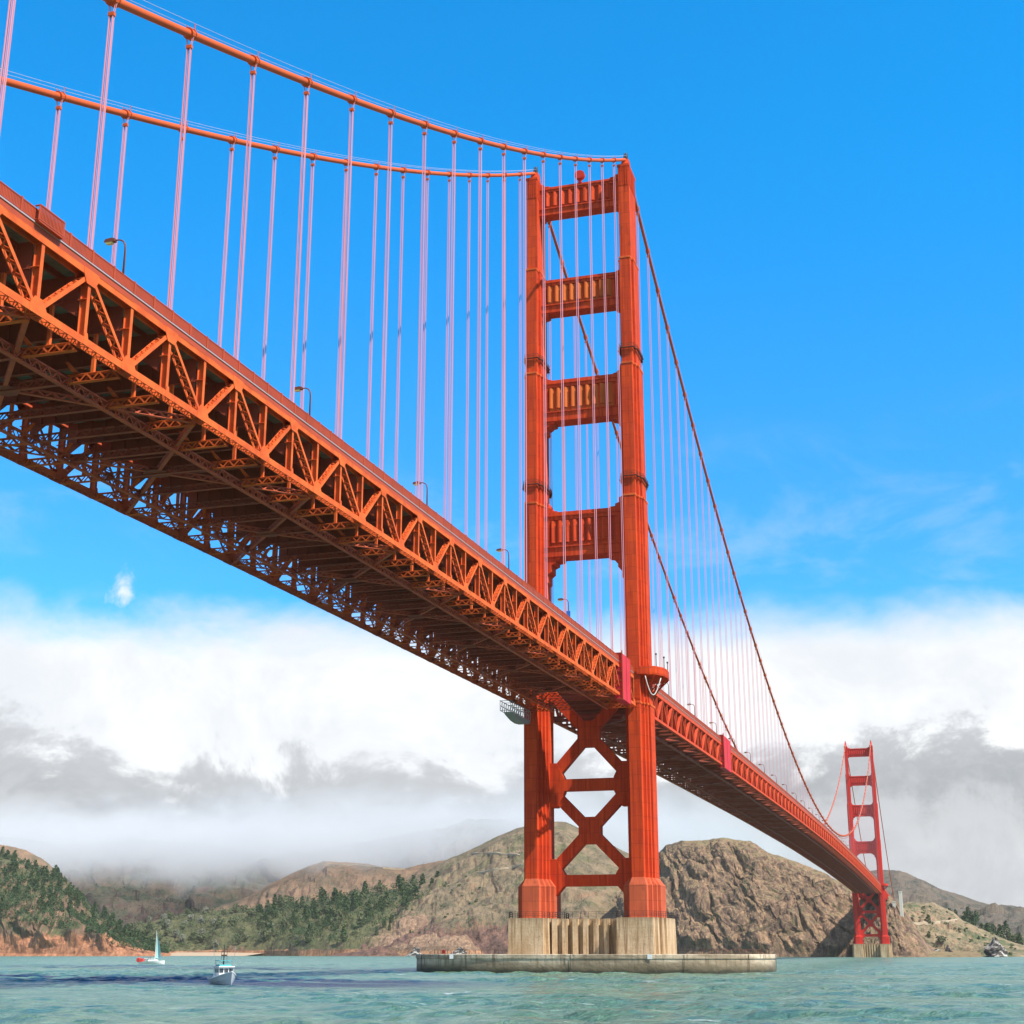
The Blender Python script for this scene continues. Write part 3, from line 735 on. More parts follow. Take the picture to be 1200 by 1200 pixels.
# ------------------------------------------------------------------ lamps
ordw = ['first','second','third','fourth','fifth','sixth','seventh','eighth','ninth','tenth','eleventh','twelfth','thirteenth','fourteenth','fifteenth','sixteenth','seventeenth','eighteenth','nineteenth','twentieth']
def make_lamp():
    root = thing('street_lamp', 'lamp', 'street lamp', (0,0,0), 'street lamps along the near sidewalk')
    p = MB(); p.tube([(0,0,0),(0,0,.9)], .16, 8); p.tube([(0,0,.8),(0,0,5.2),(-.06,0,5.8),(-.3,0,6.25),(-.7,0,6.45),(-1.3,0,6.5)], [.13,.10,.10,.09,.08,.07], 8)
    p.build('pole', M['lamp'], root, True)
    h = MB(); h.prism([(-1.2,6.32),(-1.2,6.62),(-1.6,6.74),(-2.3,6.66),(-2.45,6.40),(-2.4,6.32)], 'y', -.24, .24); hd = h.build('lamp_head', M['lamp'], root)
    g = MB(); g.prism([(-1.5,6.32),(-2.35,6.32),(-2.2,6.12),(-1.6,6.12)], 'y', -.2, .2); g.build('lens', M['lampglass'], root)
    return root
lamp0 = make_lamp()
def copy_tree(o, parent=None):
    c = o.copy(); COL.objects.link(c)
    if parent: c.parent = parent
    for ch in list(o.children): copy_tree(ch, c)
    return c
side_l = [-253.3, -207.6, -162.3, -116.6, -70.9]
main_l = [48+45.72*k for k in range(0, 19)]
first = True
for k, y in enumerate(side_l):
    o = lamp0 if first else copy_tree(lamp0); first = False
    o.location = (12.75, y, zt(y)+1.1)
    nm = ['leftmost street lamp, the largest, on the near side span', 'second street lamp from the left on the near side span',
          'third street lamp from the left on the near side span', 'fourth street lamp from the left, close to the left leg of the near tower',
          'street lamp with a blue sign on its pole, seen through the near tower'][k]
    o['label'] = nm
for k, y in enumerate(main_l):
    o = copy_tree(lamp0); o.location = (12.75, y, zt(y)+1.1)
    o['label'] = 'street lamp on the main span, %s one beyond the near tower' % ordw[k]
sg = MB(); y = -70.9; z = zt(y)+1.1
sg.box(12.3, 13.2, y-.42, y-.22, z+2.1, z+3.7); o = tag(sg.build('blue_sign', M['blue'], None, loc=(12.75,y-.3,z+1.4)), 'blue and yellow box sign on a lamp pole seen through the near tower', 'sign')
s2 = MB(); s2.box(12.45, 13.05, y-.40, y-.20, z+1.4, z+2.1); s2.build('yellow_panel', M['yellow'], o)
# masts and lamps on the tower walkway
for i, (x, yy, h, lab) in enumerate(((18.9,-3.,3.6,'thin dark mast on the balcony of the near tower, nearest its leg'), (20.6,-1.,3.0,'thin dark mast on the balcony of the near tower, the middle one'), (20.9,2.2,2.2,'short dark mast at the outer end of the near tower balcony'))):
    p = MB(); p.tube([(x,yy,73.6),(x,yy,75.4+h)], .10, 6); p.box(x-.2,x+.2,yy-.2,yy+.2,75.4+h,75.8+h)
    tag(p.build('mast', M['dark'], None, loc=(x,yy,73.6)), lab, 'mast', 'masts on the tower balcony')
hs = MB(); pts = [(17.0,-8.6,72.6)]+[(17.2+3.4*t-.2, -8.6+3.5*t, 72.4-5.2*math.sin(math.pi*t)*(1-.25*t)) for t in np.linspace(.05,1,12)]
hs.tube(pts, .13, 6); tag(hs.build('hose', M['pale'], None, smooth=True, loc=(17,-8,72)), 'pale hose hanging in a loop under the near tower balcony', 'hose')

# crimson shrouds
def shroud(y0, y1, label):
    r = thing('shroud', label, 'shroud', (W,y0,zb(y0)-2))
    b = MB(); zt_, zl = zt(y1)+3.0, zb(y0)-1.2
    b.box(12.9, 14.95, y0+.15, y1, zl, zt_)
    b.build('sheet', M['shroud'], r)
    f = MB()
    for x in (12.6, 15.0): f.box(x-.12, x+.12, y0-.1, y0+.12, zl-.4, zt_+.6)
    for z in np.linspace(zl, zt_, 6): f.box(12.6, 15.0, y0-.06, y0+.1, z-.1, z+.1)
    for y in np.linspace(y0, y1, 3): f.box(15.0, 15.08, y-.07, y+.07, zl, zt_)
    f.build('frame', M['rail'], r)
shroud(-27, -17.5, 'bright red covered enclosure hung on the truss just left of the near tower')
shroud(140, 157, 'bright red covered enclosure on the main span truss right of the near tower')

# maintenance traveller under the far truss
t = thing('maintenance_traveller', 'grey caged work platform hanging below the deck left of the near tower', 'work platform', (-14,-30,58))
f = MB()
for x in (-15.6, -12.9):
    for z in (62.0, 63.2, 64.4): f.bar((x,-29,z), (x,-11,z), .12, .12)
    for y in np.arange(-29, -10, 1.8): f.bar((x,y,62.0), (x,y,64.6), .10, .10); f.bar((x,y,62.0), (x,min(-11,y+1.8),64.4), .07, .07)
for y in np.arange(-29, -10, 3.6):
    for z in (62.0, 64.4): f.bar((-15.6,y,z), (-12.9,y,z), .12, .12)
f.build('cage', M['grey'], t)
b = MB(); b.prism([(-27,61.9),(-25,61.4),(-21,60.7),(-17,60.5),(-13,60.8),(-11,61.3),(-11,61.9)], 'x', -15.4, -13.0); b.build('belly', M['grey'], t)

# ------------------------------------------------------------------ water
def water_mat():
    m = bpy.data.materials.new('sea_water'); m.use_nodes = True; n = NT(m.node_tree)
    g = n.n('ShaderNodeNewGeometry'); P = g.outputs['Position']
    s = n.n('ShaderNodeSeparateXYZ'); n.put(s.inputs[0], P)
    big = n.noise(n.vmul(P, (.006, .012, 0)), 1, 4, .55, .4); mid = n.noise(n.vmul(P, (.03, .07, 0)), 1, 5, .6, .5)
    c = n.mix(n.rng(big, .35, .65), (.080, .215, .160), (.148, .240, .140))
    c = n.mix(n.math('MULTIPLY', n.rng(mid, .45, .7), .55), c, (.19, .295, .225))
    chop = n.noise(n.vmul(P, (.22, .30, 0)), 1, 6, .72, .8)  # dark and sparkling wave faces mottled into the base colour
    c = n.mix(n.math('MULTIPLY', n.rng(chop, .48, .64), .6), c, (.045, .150, .140))
    c = n.mix(n.math('MULTIPLY', n.rng(chop, .46, .34), .5), c, (.26, .37, .32))
    # streaks of navy base colour and weaker specular behind the fishing boat
    yy = n.math('ADD', s.outputs[1], n.math('MULTIPLY', n.math('SUBTRACT', big, .5), 60.))
    yy = n.math('ADD', yy, n.math('MULTIPLY', s.outputs[0], .40))
    st = n.math('MULTIPLY', n.rng(yy, -190, -160), n.rng(yy, -112, -142))
    st = n.math('MULTIPLY', st, n.rng(s.outputs[0], 35, -5)); st = n.math('MULTIPLY', st, n.rng(mid, .36, .5))
    st2 = n.math('MULTIPLY', n.rng(yy, -20, 10), n.rng(yy, 70, 40)); st2 = n.math('MULTIPLY', st2, n.math('MULTIPLY', n.rng(s.outputs[0], -30, -60), n.rng(mid, .45, .55)))
    st = n.math('MAXIMUM', st, n.math('MULTIPLY', st2, .8))
    c = n.mix(st, c, (.006, .022, .085))
    # whitecaps
    wn = n.noise(n.vmul(P, (.10, .42, 0)), 1, 6, .68, .6); wc = n.math('MULTIPLY', n.rng(wn, .62, .67), n.rng(n.noise(n.vmul(P, (.02, .02, 0)), 1, 2), .45, .6))
    wc = n.math('MULTIPLY', wc, n.math('SUBTRACT', 1., st))
    c = n.mix(n.math('MULTIPLY', wc, .75), c, (.75, .8, .8))
    b = n.n('ShaderNodeBsdfPrincipled'); n.put(b.inputs['Base Color'], c)
    n.put(b.inputs['Roughness'], n.math('ADD', .22, n.math('MULTIPLY', wc, .5))); b.inputs['IOR'].default_value = 1.33
    n.put(b.inputs['Specular IOR Level'], n.math('SUBTRACT', .5, n.math('MULTIPLY', st, .42)))
    h1 = n.noise(n.vmul(P, (.55, .75, 0)), 1, 7, .66, .5); h2 = n.noise(n.vmul(P, (.12, .2, 0)), 1, 5, .62, .4)
    bp = n.n('ShaderNodeBump'); bp.inputs['Strength'].default_value = 1.; bp.inputs['Distance'].default_value = 1.4
    n.put(bp.inputs['Height'], n.math('ADD', h1, n.math('MULTIPLY', h2, 2.2))); n.put(b.inputs['Normal'], bp.outputs[0])
    o = n.n('ShaderNodeOutputMaterial'); n.put(o.inputs[0], b.outputs[0]); return m
WM = water_mat()
xs = np.concatenate([[-14000,-6000,-3000,-1500,-800], np.arange(-460, -200, 3.), np.arange(-200, 170, 1.15), np.arange(170, 300, 3.), [400,800,1500,3000,6000,14000]])
ys = np.concatenate([[-900,-500], np.arange(-330, 70, .95), np.arange(70, 420, 2.), np.arange(425, 1300, 25.), [1500,2500,4000,8000,20000]])
Xg, Yg = np.meshgrid(xs, ys); Zg = np.zeros_like(Xg); r2 = np.random.default_rng(3)
core = np.clip((Xg+198)/40, 0, 1)*np.clip((168-Xg)/40, 0, 1)*np.clip((65-Yg)/90, 0, 1)
grp = .55+.45*np.sin(Xg*.045+1.7*np.sin(Yg*.031))*np.sin(Yg*.052+1.3*np.sin(Xg*.027))
for k in range(34):
    lam = 2.4*1.125**(k % 17); an = R(-105+r2.normal(0, 36)); am = .0145*lam**.72; ph = r2.uniform(0, 6.28)
    q = (Xg*math.cos(an)+Yg*math.sin(an))*2*math.pi/lam+ph+1.6*np.sin(Xg*.021+k)+1.5*np.sin(Yg*.023+2*k)
    Zg += am*(np.sin(q)+.35*np.cos(2*q))*(core if lam < 7 else 1.)*grp
fade = np.clip((Xg+450)/60, 0, 1)*np.clip((290-Xg)/60, 0, 1)*np.clip((Yg+325)/20, 0, 1)*np.clip((415-Yg)/80, 0, 1)
Zg *= fade
nx, ny = len(xs), len(ys); idx = np.arange(nx*ny).reshape(ny, nx)
fc = np.stack([idx[:-1,:-1], idx[:-1,1:], idx[1:,1:], idx[1:,:-1]], -1).reshape(-1, 4)
me = bpy.data.meshes.new('water'); V = np.stack([Xg, Yg, Zg], -1).reshape(-1, 3)
me.vertices.add(len(V)); me.vertices.foreach_set('co', V.ravel()); me.loops.add(fc.size); me.loops.foreach_set('vertex_index', fc.ravel().astype(np.int32))
me.polygons.add(len(fc)); me.polygons.foreach_set('loop_start', np.arange(0, fc.size, 4, dtype=np.int32)); me.polygons.foreach_set('loop_total', np.full(len(fc), 4, np.int32))
me.polygons.foreach_set('use_smooth', np.ones(len(fc), bool)); me.update(); me.validate(); me.materials.append(WM)
wo = bpy.data.objects.new('water', me); COL.objects.link(wo); struct(wo)

# ------------------------------------------------------------------ hills
def nz3(x, y, z, oct_=6): return mnoise.fractal(Vector((x, y, z)), 1.0, 2.1, oct_, noise_basis='PERLIN_ORIGINAL')
class Hill:
    """land from a shore line (depth S) up to a ridge (depth Rr), falling away again behind it"""
    def __init__(s, ridge, S, Rr, prof, amp=10, nscale=.012, seed=0, back=.5, bdist=350):
        s.px = [r[0] for r in ridge]; s.py = [r[1] for r in ridge]; s.S, s.R, s.prof, s.amp, s.ns, s.seed, s.back, s.bd = S, Rr, prof, amp, nscale, seed, back, bdist
    def depth(s, p, t):
        S = np.interp(p, s.px, s.S) if isinstance(s.S, list) else s.S; Rr = np.interp(p, s.px, s.R) if isinstance(s.R, list) else s.R
        return S+(Rr-S)*t if t <= 1 else Rr+(t-1)*s.bd*2
    def at(s, p, t):
        Y = s.depth(p, t); Yr = s.depth(p, 1.)
        H = max(0., px(p, np.interp(p, s.px, s.py), Yr).z); g = px(p, 1119, Y)
        f = np.interp(t, [q[0] for q in s.prof], [q[1] for q in s.prof]) if t <= 1 else 1-(1-s.back)*min(1, (t-1)/.5)
        x, y = g.x, Y
        w_ = min(1, t*16)*(1. if t < .75 else max(.22, 1-(t-.75)*3.2)) if t <= 1 else .6
        a = s.amp*min(1, H/60)
        n_ = nz3(x*s.ns, y*s.ns, s.seed)*a+abs(nz3(x*s.ns*2.7+5, y*s.ns*2.7, s.seed+7, 5))*a*.9-.25*a
        ox = nz3(x*s.ns*1.4, f*H*s.ns*1.3, s.seed+3)*a*.9*w_; oy = -abs(nz3(x*s.ns*1.7+.02*f*H, f*H*s.ns*1.2+9, s.seed+11))*a*1.7*w_
        return Vector((x+ox, y+oy, f*H+n_*w_-1.5*(1-min(1, t*8))))
    def build(s, name, m, nu=200, nv=56):
        us = np.linspace(s.px[0], s.px[-1], nu); ts = np.concatenate([np.linspace(-.02, 1, nv-10), np.linspace(1.05, 1.5, 10)])
        vs = [tuple(s.at(u, max(t, 0.)) if t >= 0 else s.at(u, 0)-Vector((0, 12, 6))) for t in ts for u in us]
        fs = [(j*nu+i, j*nu+i+1, (j+1)*nu+i+1, (j+1)*nu+i) for j in range(len(ts)-1) for i in range(nu-1)]
        mb = MB(); mb.v = vs; mb.f = fs; o = mb.build(name, m, None, False); struct(o); return o

m_wood = hill_mat('wooded_ground', (.075,.085,.04), (.10,.10,.05), (.26,.16,.10), (.16,.10,.07), (.62,.42), None, 1.6, None, (27, (.47,.22,.12), (.31,.135,.075)))
m_cove = hill_mat('cove_ground', (.085,.09,.045), (.115,.11,.055), (.32,.205,.13), (.18,.115,.08), (.62,.42), None, 1.6, None, (8, (.50,.27,.15), (.30,.15,.09)), (px(415,1119,1560).x, px(450,1119,1540).x))
m_grass = hill_mat('grassy_slope', (.25,.18,.112), (.17,.130,.082), (.33,.185,.115), (.20,.12,.082), (.72,.46), (.085,.08,.05), 1.3, (.145,.13,.07), (40, (.22,.12,.085), (.125,.075,.062)))
m_brown = hill_mat('bare_brown_slope', (.29,.18,.115), (.20,.135,.09), (.32,.19,.13), (.22,.14,.11), (.66,.45), (.11,.11,.07), 1.2)
m_mtn = hill_mat('dark_mountain', (.16,.115,.085), (.085,.095,.06), (.20,.12,.095), (.13,.085,.08), (.62,.42), (.042,.06,.038), .7)
m_cliff = hill_mat('lime_cliff', (.23,.185,.10), (.28,.185,.105), (.34,.215,.135), (.12,.078,.06), (.90,.74), (.115,.10,.055), 1.5)
m_right = hill_mat('dry_headland', (.30,.22,.135), (.20,.165,.10), (.36,.21,.13), (.21,.14,.10), (.70,.48), (.085,.085,.05), 1.8, (.11,.12,.06))
m_farr = hill_mat('far_hill_shadowed', (.165,.128,.098), (.115,.10,.08), (.15,.11,.09), (.10,.085,.078), (.6,.4), (.055,.064,.05), .9)  # cloud shadow on this hill is darkened into its colours

H_mtn = Hill([(-90,975),(0,984),(60,990),(150,982),(230,988),(300,1000),(340,1001),(420,987),(480,976),(540,965),(600,963),(650,985),(720,1040)], 2300, 3100, [(0,.12),(.3,.35),(.6,.62),(.85,.9),(1,1)], 40, .0045, 2)
H_mtn.build('far_mountain', m_mtn, 260, 80)
H_brown = Hill([(180,1090),(240,1068),(290,1052),(315,1036),(345,1020),(375,1010),(420,1012),(470,1018),(520,1008),(600,1010),(640,1060)], 2050, 2450, [(0,.1),(.4,.5),(.75,.85),(1,1)], 15, .008, 5)
H_brown.build('brown_hill', m_brown, 180, 60)
H_grass = Hill([(385,1116),(410,1104),(440,1066),(480,1030),(520,1008),(550,996),(583,979),(608,970),(640,963),(665,963),(700,980),(733,997),(770,1012),(810,1040)], 1520, 2000, [(0,0),(.03,.09),(.10,.24),(.16,.30),(.45,.60),(.75,.84),(1,1)], 9, .010, 8)
H_grass.build('grassy_hill', m_grass, 300, 100)
H_cove = Hill([(120,1104),(160,1084),(210,1072),(260,1066),(310,1064),(350,1058),(400,1050),(450,1043),(490,1037),(520,1035),(540,1042),(556,1066),(572,1108)], [1640,1660,1700,1700,1680,1600,1560,1530,1512,1508,1508,1508,1508], 1900, [(0,0),(.02,.12),(.08,.2),(.5,.6),(1,1)], 9, .012, 12)
H_cove.build('cove_slope', m_cove, 240, 60)
H_left = Hill([(-120,990),(-40,999),(0,1004),(30,1014),(60,1030),(100,1062),(150,1096),(185,1113),(200,1117)], 1440, 1780, [(0,0),(.03,.20),(.06,.33),(.11,.40),(.5,.68),(1,1)], 17, .016, 15)
H_left.build('left_headland', m_wood, 240, 90)
H_back = Hill([(-120,960),(-20,988),(20,997),(45,1010),(66,1026),(100,1060),(130,1090)], 1800, 1960, [(0,.2),(.5,.7),(1,1)], 9, .012, 19)
H_back.build('bare_ridge', m_brown, 80, 30)
H_farr = Hill([(960,1045),(1000,1026),(1035,1019),(1060,1020),(1080,1028),(1110,1043),(1140,1052),(1165,1060),(1200,1063),(1290,1070)], 1750, 2700, [(0,0),(.3,.3),(.6,.62),(1,1)], 18, .007, 22)
H_farr.build('far_hill', m_farr, 180, 60)
H_lime = Hill([(725,1050),(750,1022),(770,1003),(785,991),(805,984.5),(850,983),(885,985.5),(905,999),(940,1009),(975,1024),(1000,1040),(1030,1056),(1050,1080)], [1430,1410,1390,1380,1370,1365,1360,1360,1365,1375,1395,1400,1400], [1600,1590,1560,1540,1520,1510,1500,1490,1480,1475,1470,1465,1465], [(0,0),(.05,.14),(.2,.36),(.5,.67),(.8,.90),(1,1)], 9, .019, 26)
H_lime.build('cliff', m_cliff, 380, 150)
H_r1 = Hill([(1150,1116),(1096,1112),(1086,1104),(1076,1086),(1066,1068),(1056,1056),(1046,1051),(1030,1058),(1015,1075),(1000,1100)][::-1], 1325, 1440, [(0,0),(.08,.2),(.4,.62),(1,1)], 10, .022, 30)
H_r1.build('cliff', m_cliff, 150, 70)
H_r2 = Hill([(1030,1080),(1050,1063),(1066,1058),(1100,1058),(1120,1067),(1131,1078),(1160,1092),(1190,1105),(1225,1114)], 1500, 1720, [(0,0),(.05,.13),(.3,.45),(.7,.82),(1,1)], 9, .018, 34)
H_r2.build('headland', m_right, 180, 70)

def seen(q):
    d = q-CAM; fw = Vector((-math.sin(YAW), math.cos(YAW), 0)); F = fw*math.cos(PIT)+Vector((0,0,1))*math.sin(PIT); U = Vector((0,0,1))*math.cos(PIT)-fw*math.sin(PIT)
    return 600-FPX*d.dot(U)/d.dot(F)
def spot(hill, p, y):
    return min((hill.at(p, t/60) for t in range(0, 61)), key=lambda q: abs(seen(q)-y))
def path(hill, pts, wd, m):
    mb = MB(); P = []
    for (p0_, y0_), (p1_, y1_) in zip(pts[:-1], pts[1:]):
        for k in range(6): P.append(spot(hill, p0_+(p1_-p0_)*k/6, y0_+(y1_-y0_)*k/6))
    for k in range(1, len(P)-1): P[k] = (P[k-1]+P[k]*2+P[k+1])/4
    vs = []
    for q in P: vs += [q+Vector((0,-wd/2,-1.2)), q+Vector((0,-wd/2,2.0)), q+Vector((0,wd/2,2.6))]
    mb.add(vs, [f for i in range(len(P)-1) for f in ((i*3,(i+1)*3,(i+1)*3+1,i*3+1), (i*3+1,(i+1)*3+1,(i+1)*3+2,i*3+2))])
    struct(mb.build('path', m))
M['path'] = mat('road_cut', (.46,.36,.25), .95, (.34,.25,.17), (.05,.05,.05), .7)
path(H_grass, [(552,1001),(575,1000),(596,1002),(615,1003)], 5, M['path'])
path(H_grass, [(548,1027),(575,1022),(600,1017),(618,1015)], 4, M['path'])
path(H_brown, [(372,1014),(405,1014),(440,1017),(480,1020)], 5, M['path'])
path(H_r2, [(1072,1084),(1095,1083),(1112,1081),(1129,1078.5)], 3, M['path'])

# sand of the cove
sb = MB(); q = [px(p, 1119, 1640) for p in range(186, 300, 6)]
for a, b in zip(q[:-1], q[1:]): sb.add([(a.x,1612,-.5),(b.x,1612,-.5),(b.x,1700,5.),(a.x,1700,5.)], [(0,1,2,3)])
struct(sb.build('beach', mat('beach_sand', (.42,.30,.20), .95)))

# sea stacks
def rock(x, y, sx, sy, sz, label, seed, m):
    mb = MB(); nu, nv = 26, 14; vs = []
    for j in range(nv+1):
        for i in range(nu):
            a = 2*math.pi*i/nu; t = j/nv; r = (1-t)**.62
            k = 1+.55*mnoise.fractal(Vector((math.cos(a)*1.4, math.sin(a)*1.4, t*2.4+seed)), 1, 2.1, 5)
            vs.append((x+sx*r*k*math.cos(a)+sx*.12*t, y+sy*r*k*math.sin(a), -1+sz*t*(1+.25*mnoise.noise(Vector((a*1.5, seed, t*2))))))
    mb.v = vs; mb.f = [(j*nu+i, j*nu+(i+1) % nu, (j+1)*nu+(i+1) % nu, (j+1)*nu+i) for j in range(nv) for i in range(nu)]
    return tag(mb.build('sea_stack', m, None, loc=(x,y,0)), label, 'rock', 'rocks off the right shore')
m_stack = hill_mat('stack_rock', (.55,.53,.48), (.30,.27,.24), (.10,.08,.075), (.055,.05,.05), (.75,.35), None, 6)
p = px(1166,1119,1420); rock(p.x, 1420, 13, 11, 21, 'tall pointed dark sea stack streaked white near the right edge', 1.3, m_stack)
p = px(1097,1119,1380); rock(p.x, 1380, 12, 8, 9, 'low dark sea rock at the foot of the cliff right of the far tower', 4.1, m_stack)
p = px(1111,1119,1385); rock(p.x, 1385, 6, 5, 13, 'whitish sea rock just right of the low dark one', 7.7, m_stack)
p = px(486,1119,1490); rock(p.x, 1490, 10, 6, 13, 'white streaked shore rock below the grassy hill, left one', 2.2, m_stack)
p = px(538,1119,1490); rock(p.x, 1490, 14, 6, 12, 'white streaked shore rock just left of the near pier', 9.2, m_stack)

# concrete pylon beyond the far tower
p = px(1058,1119,1400); g = thing('pylon', 'pale concrete pylon on the slope right of the far tower', 'pylon', (p.x,1400,0))
b = MB()
for dx, h0, h1 in ((-5.5, 20, 60), (2.2, 18, 71)):
    b.box(p.x+dx-1.6, p.x+dx+1.8, 1396, 1404, h0, h1); b.box(p.x+dx-1.9, p.x+dx+2.1, 1395.7, 1404.3, h1, h1+1)
b.build('shaft', mat('pylon_concrete', (.62,.60,.52), .9), g)

# ------------------------------------------------------------------ trees
def tree_meshes(kind, seed):
    r = random.Random(seed); cr = MB(); H = {'con': 17, 'broad': 13, 'pale': 14}[kind]
    n = 95
    for k in range(n):
        if kind == 'con':
            t = r.random()**.8; rad = 4.3*(1-t)**.55*(.62+.38*min(1, t*3))+.3; z = 2.2+t*(H-3.2); a = r.uniform(0, 6.28); q = rad*math.sqrt(r.uniform(.25, 1)); z -= q*.18
        else:
            while True:
                u, v_, w_ = r.uniform(-1,1), r.uniform(-1,1), r.uniform(-1,1); d_ = math.sqrt(u*u+v_*v_+w_*w_)
                if .45 < d_ < 1: break
            a = math.atan2(v_, u); q = math.hypot(u, v_)*(5.6+1.2*math.sin(3*a+seed)); z = H*.60+w_*H*.38
        cx, cy = q*math.cos(a), q*math.sin(a)
        for l in range(4):
            c = Vector((cx+r.gauss(0,.6), cy+r.gauss(0,.6), z+r.gauss(0,.45))); s_ = r.uniform(.55, 1.15)
            nrm = Vector((r.gauss(0,1)+cx*.25, r.gauss(0,1)+cy*.25, r.gauss(.8,1))).normalized(); u = nrm.orthogonal().normalized(); v_ = nrm.cross(u)
            an = r.uniform(0, 6.28); u, v_ = u*math.cos(an)+v_*math.sin(an), v_*math.cos(an)-u*math.sin(an)
            cr.add([c-u*s_, c+v_*s_*.7, c+u*s_, c-v_*s_*.7], [(0,1,2,3)])
    tr = MB(); lean = r.uniform(-.5,.5); tr.tube([(0,0,-2.5),(lean*.2,0,H*.3),(lean,0,H*.72)], [.55,.4,.15], 7)
    for k in range(5):
        z = H*(.3+.1*k); a = r.uniform(0, 6.28); L = 3.2*(1-k*.12); tr.tube([(lean*.4,0,z),(L*math.cos(a),L*math.sin(a),z+1.6)], [.18,.06], 5)
    return cr, tr
PROT = {}
for kind, mm, cnt in (('con','leaf_dark',4), ('broad','leaf_mid',3), ('pale','leaf_pale',2)):
    for s_ in range(cnt):
        cr, tr = tree_meshes(kind, s_*17+{'con':1,'broad':5,'pale':9}[kind])
        def msh(mb, nm, m):
            me = bpy.data.meshes.new(nm); me.from_pydata(mb.v, [], mb.f); me.materials.append(m); return me
        PROT.setdefault(kind, []).append((msh(cr, 'crown', M[mm]), msh(tr, 'trunk', M['bark'])))
def plant(kind, loc, sc_, label, group, name='pine_tree', cat='tree', sq=1.):
    me = random.choice(PROT[kind]); o = bpy.data.objects.new(name, None); COL.objects.link(o)
    o.location = loc; o.rotation_euler.z = random.uniform(0, 6.28); o.scale = (sc_, sc_, sc_*sq); o['label'] = label; o['category'] = cat; o['group'] = group
    for nm, m_ in zip(('crown','trunk'), me): c = bpy.data.objects.new(nm, m_); COL.objects.link(c); c.parent = o
def grove(hill, n, p0, p1, t0, t1, kinds, label, group, name, smin=.7, smax=1.2, keep=None, seed=0):
    rr = random.Random(seed); k = 0; tries = 0
    while k < n and tries < n*30:
        tries += 1; p = rr.uniform(p0, p1); t = rr.uniform(t0, t1)
        if keep and not keep(p, t): continue
        q = hill.at(p, t)
        if q.z < 3: continue
        plant(rr.choice(kinds), q-Vector((0,0,1)), rr.uniform(smin, smax), label, group, name); k += 1
grove(H_left, 130, -20, 188, .10, .98, ['con'], 'dark pine in the dense wood on the left headland', 'pines on the left headland', 'pine_tree', .85, 1.35, None, 1)
grove(H_cove, 50, 150, 330, .05, 1., ['broad','broad','pale'], 'grey green round tree in the wood behind the cove', 'broadleaf trees behind the cove', 'broadleaf_tree', .8, 1.3, None, 2)
spur = lambda p, t: p < 405 or t > (p-405)/130*.86
grove(H_cove, 80, 300, 546, .06, 1., ['con','con','con','broad'], 'dark tree in the wood between the cove and the grassy hill', 'trees beside the grassy hill', 'pine_tree', 1.0, 1.6, spur, 3)
grove(H_cove, 12, 430, 545, .15, .8, ['con'], 'dark tree alone on the bare rocky flank below the wood', 'trees on the rocky flank', 'pine_tree', .5, .85, lambda p, t: not spur(p, t), 4)
def woodland(name, hill, n, p0, p1, t0, t1, m, rad, hgt, seed, keep=None, pw=1.):
    """far wood that reads as one mass: leaf clumps heaped into crowns over a slope"""
    r = random.Random(seed); mb = MB(); k = tr_ = 0
    while k < n and tr_ < n*20:
        tr_ += 1; p = r.uniform(p0, p1); t = t0+(t1-t0)*r.random()**pw
        if keep and not keep(p, t): continue
        q = hill.at(p, t)
        if q.z < 2: continue
        k += 1; R0 = rad*r.uniform(.6, 1.3); h = hgt*r.uniform(.55, 1.25)
        for c_ in range(34):
            u = Vector((r.gauss(0,1), r.gauss(0,1), r.gauss(0,1))).normalized()*r.uniform(.55, 1.)
            if u.z < -.55: continue
            c = q+Vector((u.x*R0, u.y*R0, h*.55+u.z*h*.45)); s_ = r.uniform(.5, 1.25)
            nrm = (u+Vector((r.gauss(0,.5), r.gauss(0,.5), r.gauss(.3,.5)))).normalized(); a_ = nrm.orthogonal().normalized(); b_ = nrm.cross(a_); an = r.uniform(0, 6.28)
            a_, b_ = a_*math.cos(an)+b_*math.sin(an), b_*math.cos(an)-a_*math.sin(an)
            mb.add([c-a_*s_, c+b_*s_*.75, c+a_*s_, c-b_*s_*.75], [(0,1,2,3)])
    me = bpy.data.meshes.new(name); me.from_pydata(mb.v, [], mb.f); me.materials.append(m)
    o = bpy.data.objects.new(name, me); COL.objects.link(o); o['kind'] = 'stuff'; return o
M['wood_dark'] = leaf_mat('woodland_dark', (.040, .070, .028), (.040, .070, .028)); M['wood_mid'] = leaf_mat('woodland_mid', (.085,.108,.048), (.085,.108,.048))
M['wood_far'] = leaf_mat('woodland_far', (.05,.065,.04), (.05,.065,.04))
woodland('woodland', H_left, 1400, -40, 196, .055, 1., M['wood_dark'], 4.6, 11, 21, None, 1.35)
woodland('woodland', H_cove, 420, 140, 340, .04, 1., M['wood_mid'], 5.2, 10, 22)
woodland('woodland', H_cove, 520, 330, 545, .05, 1., M['wood_dark'], 5.0, 13, 23, spur)
woodland('woodland', H_mtn, 300, 120, 330, .02, .42, M['wood_far'], 11, 15, 24)
woodland('scrub', H_grass, 70, 440, 570, .06, .6, M['wood_mid'], 2.2, 2.4, 25)
woodland('scrub', H_r2, 70, 1050, 1190, .05, .9, M['wood_mid'], 2.4, 2.4, 26)
woodland('scrub', H_farr, 160, 1105, 1205, .05, .45, M['wood_dark'], 6.5, 8, 27, lambda p, t: (p < 1150 and .12 < t) or t < .24)
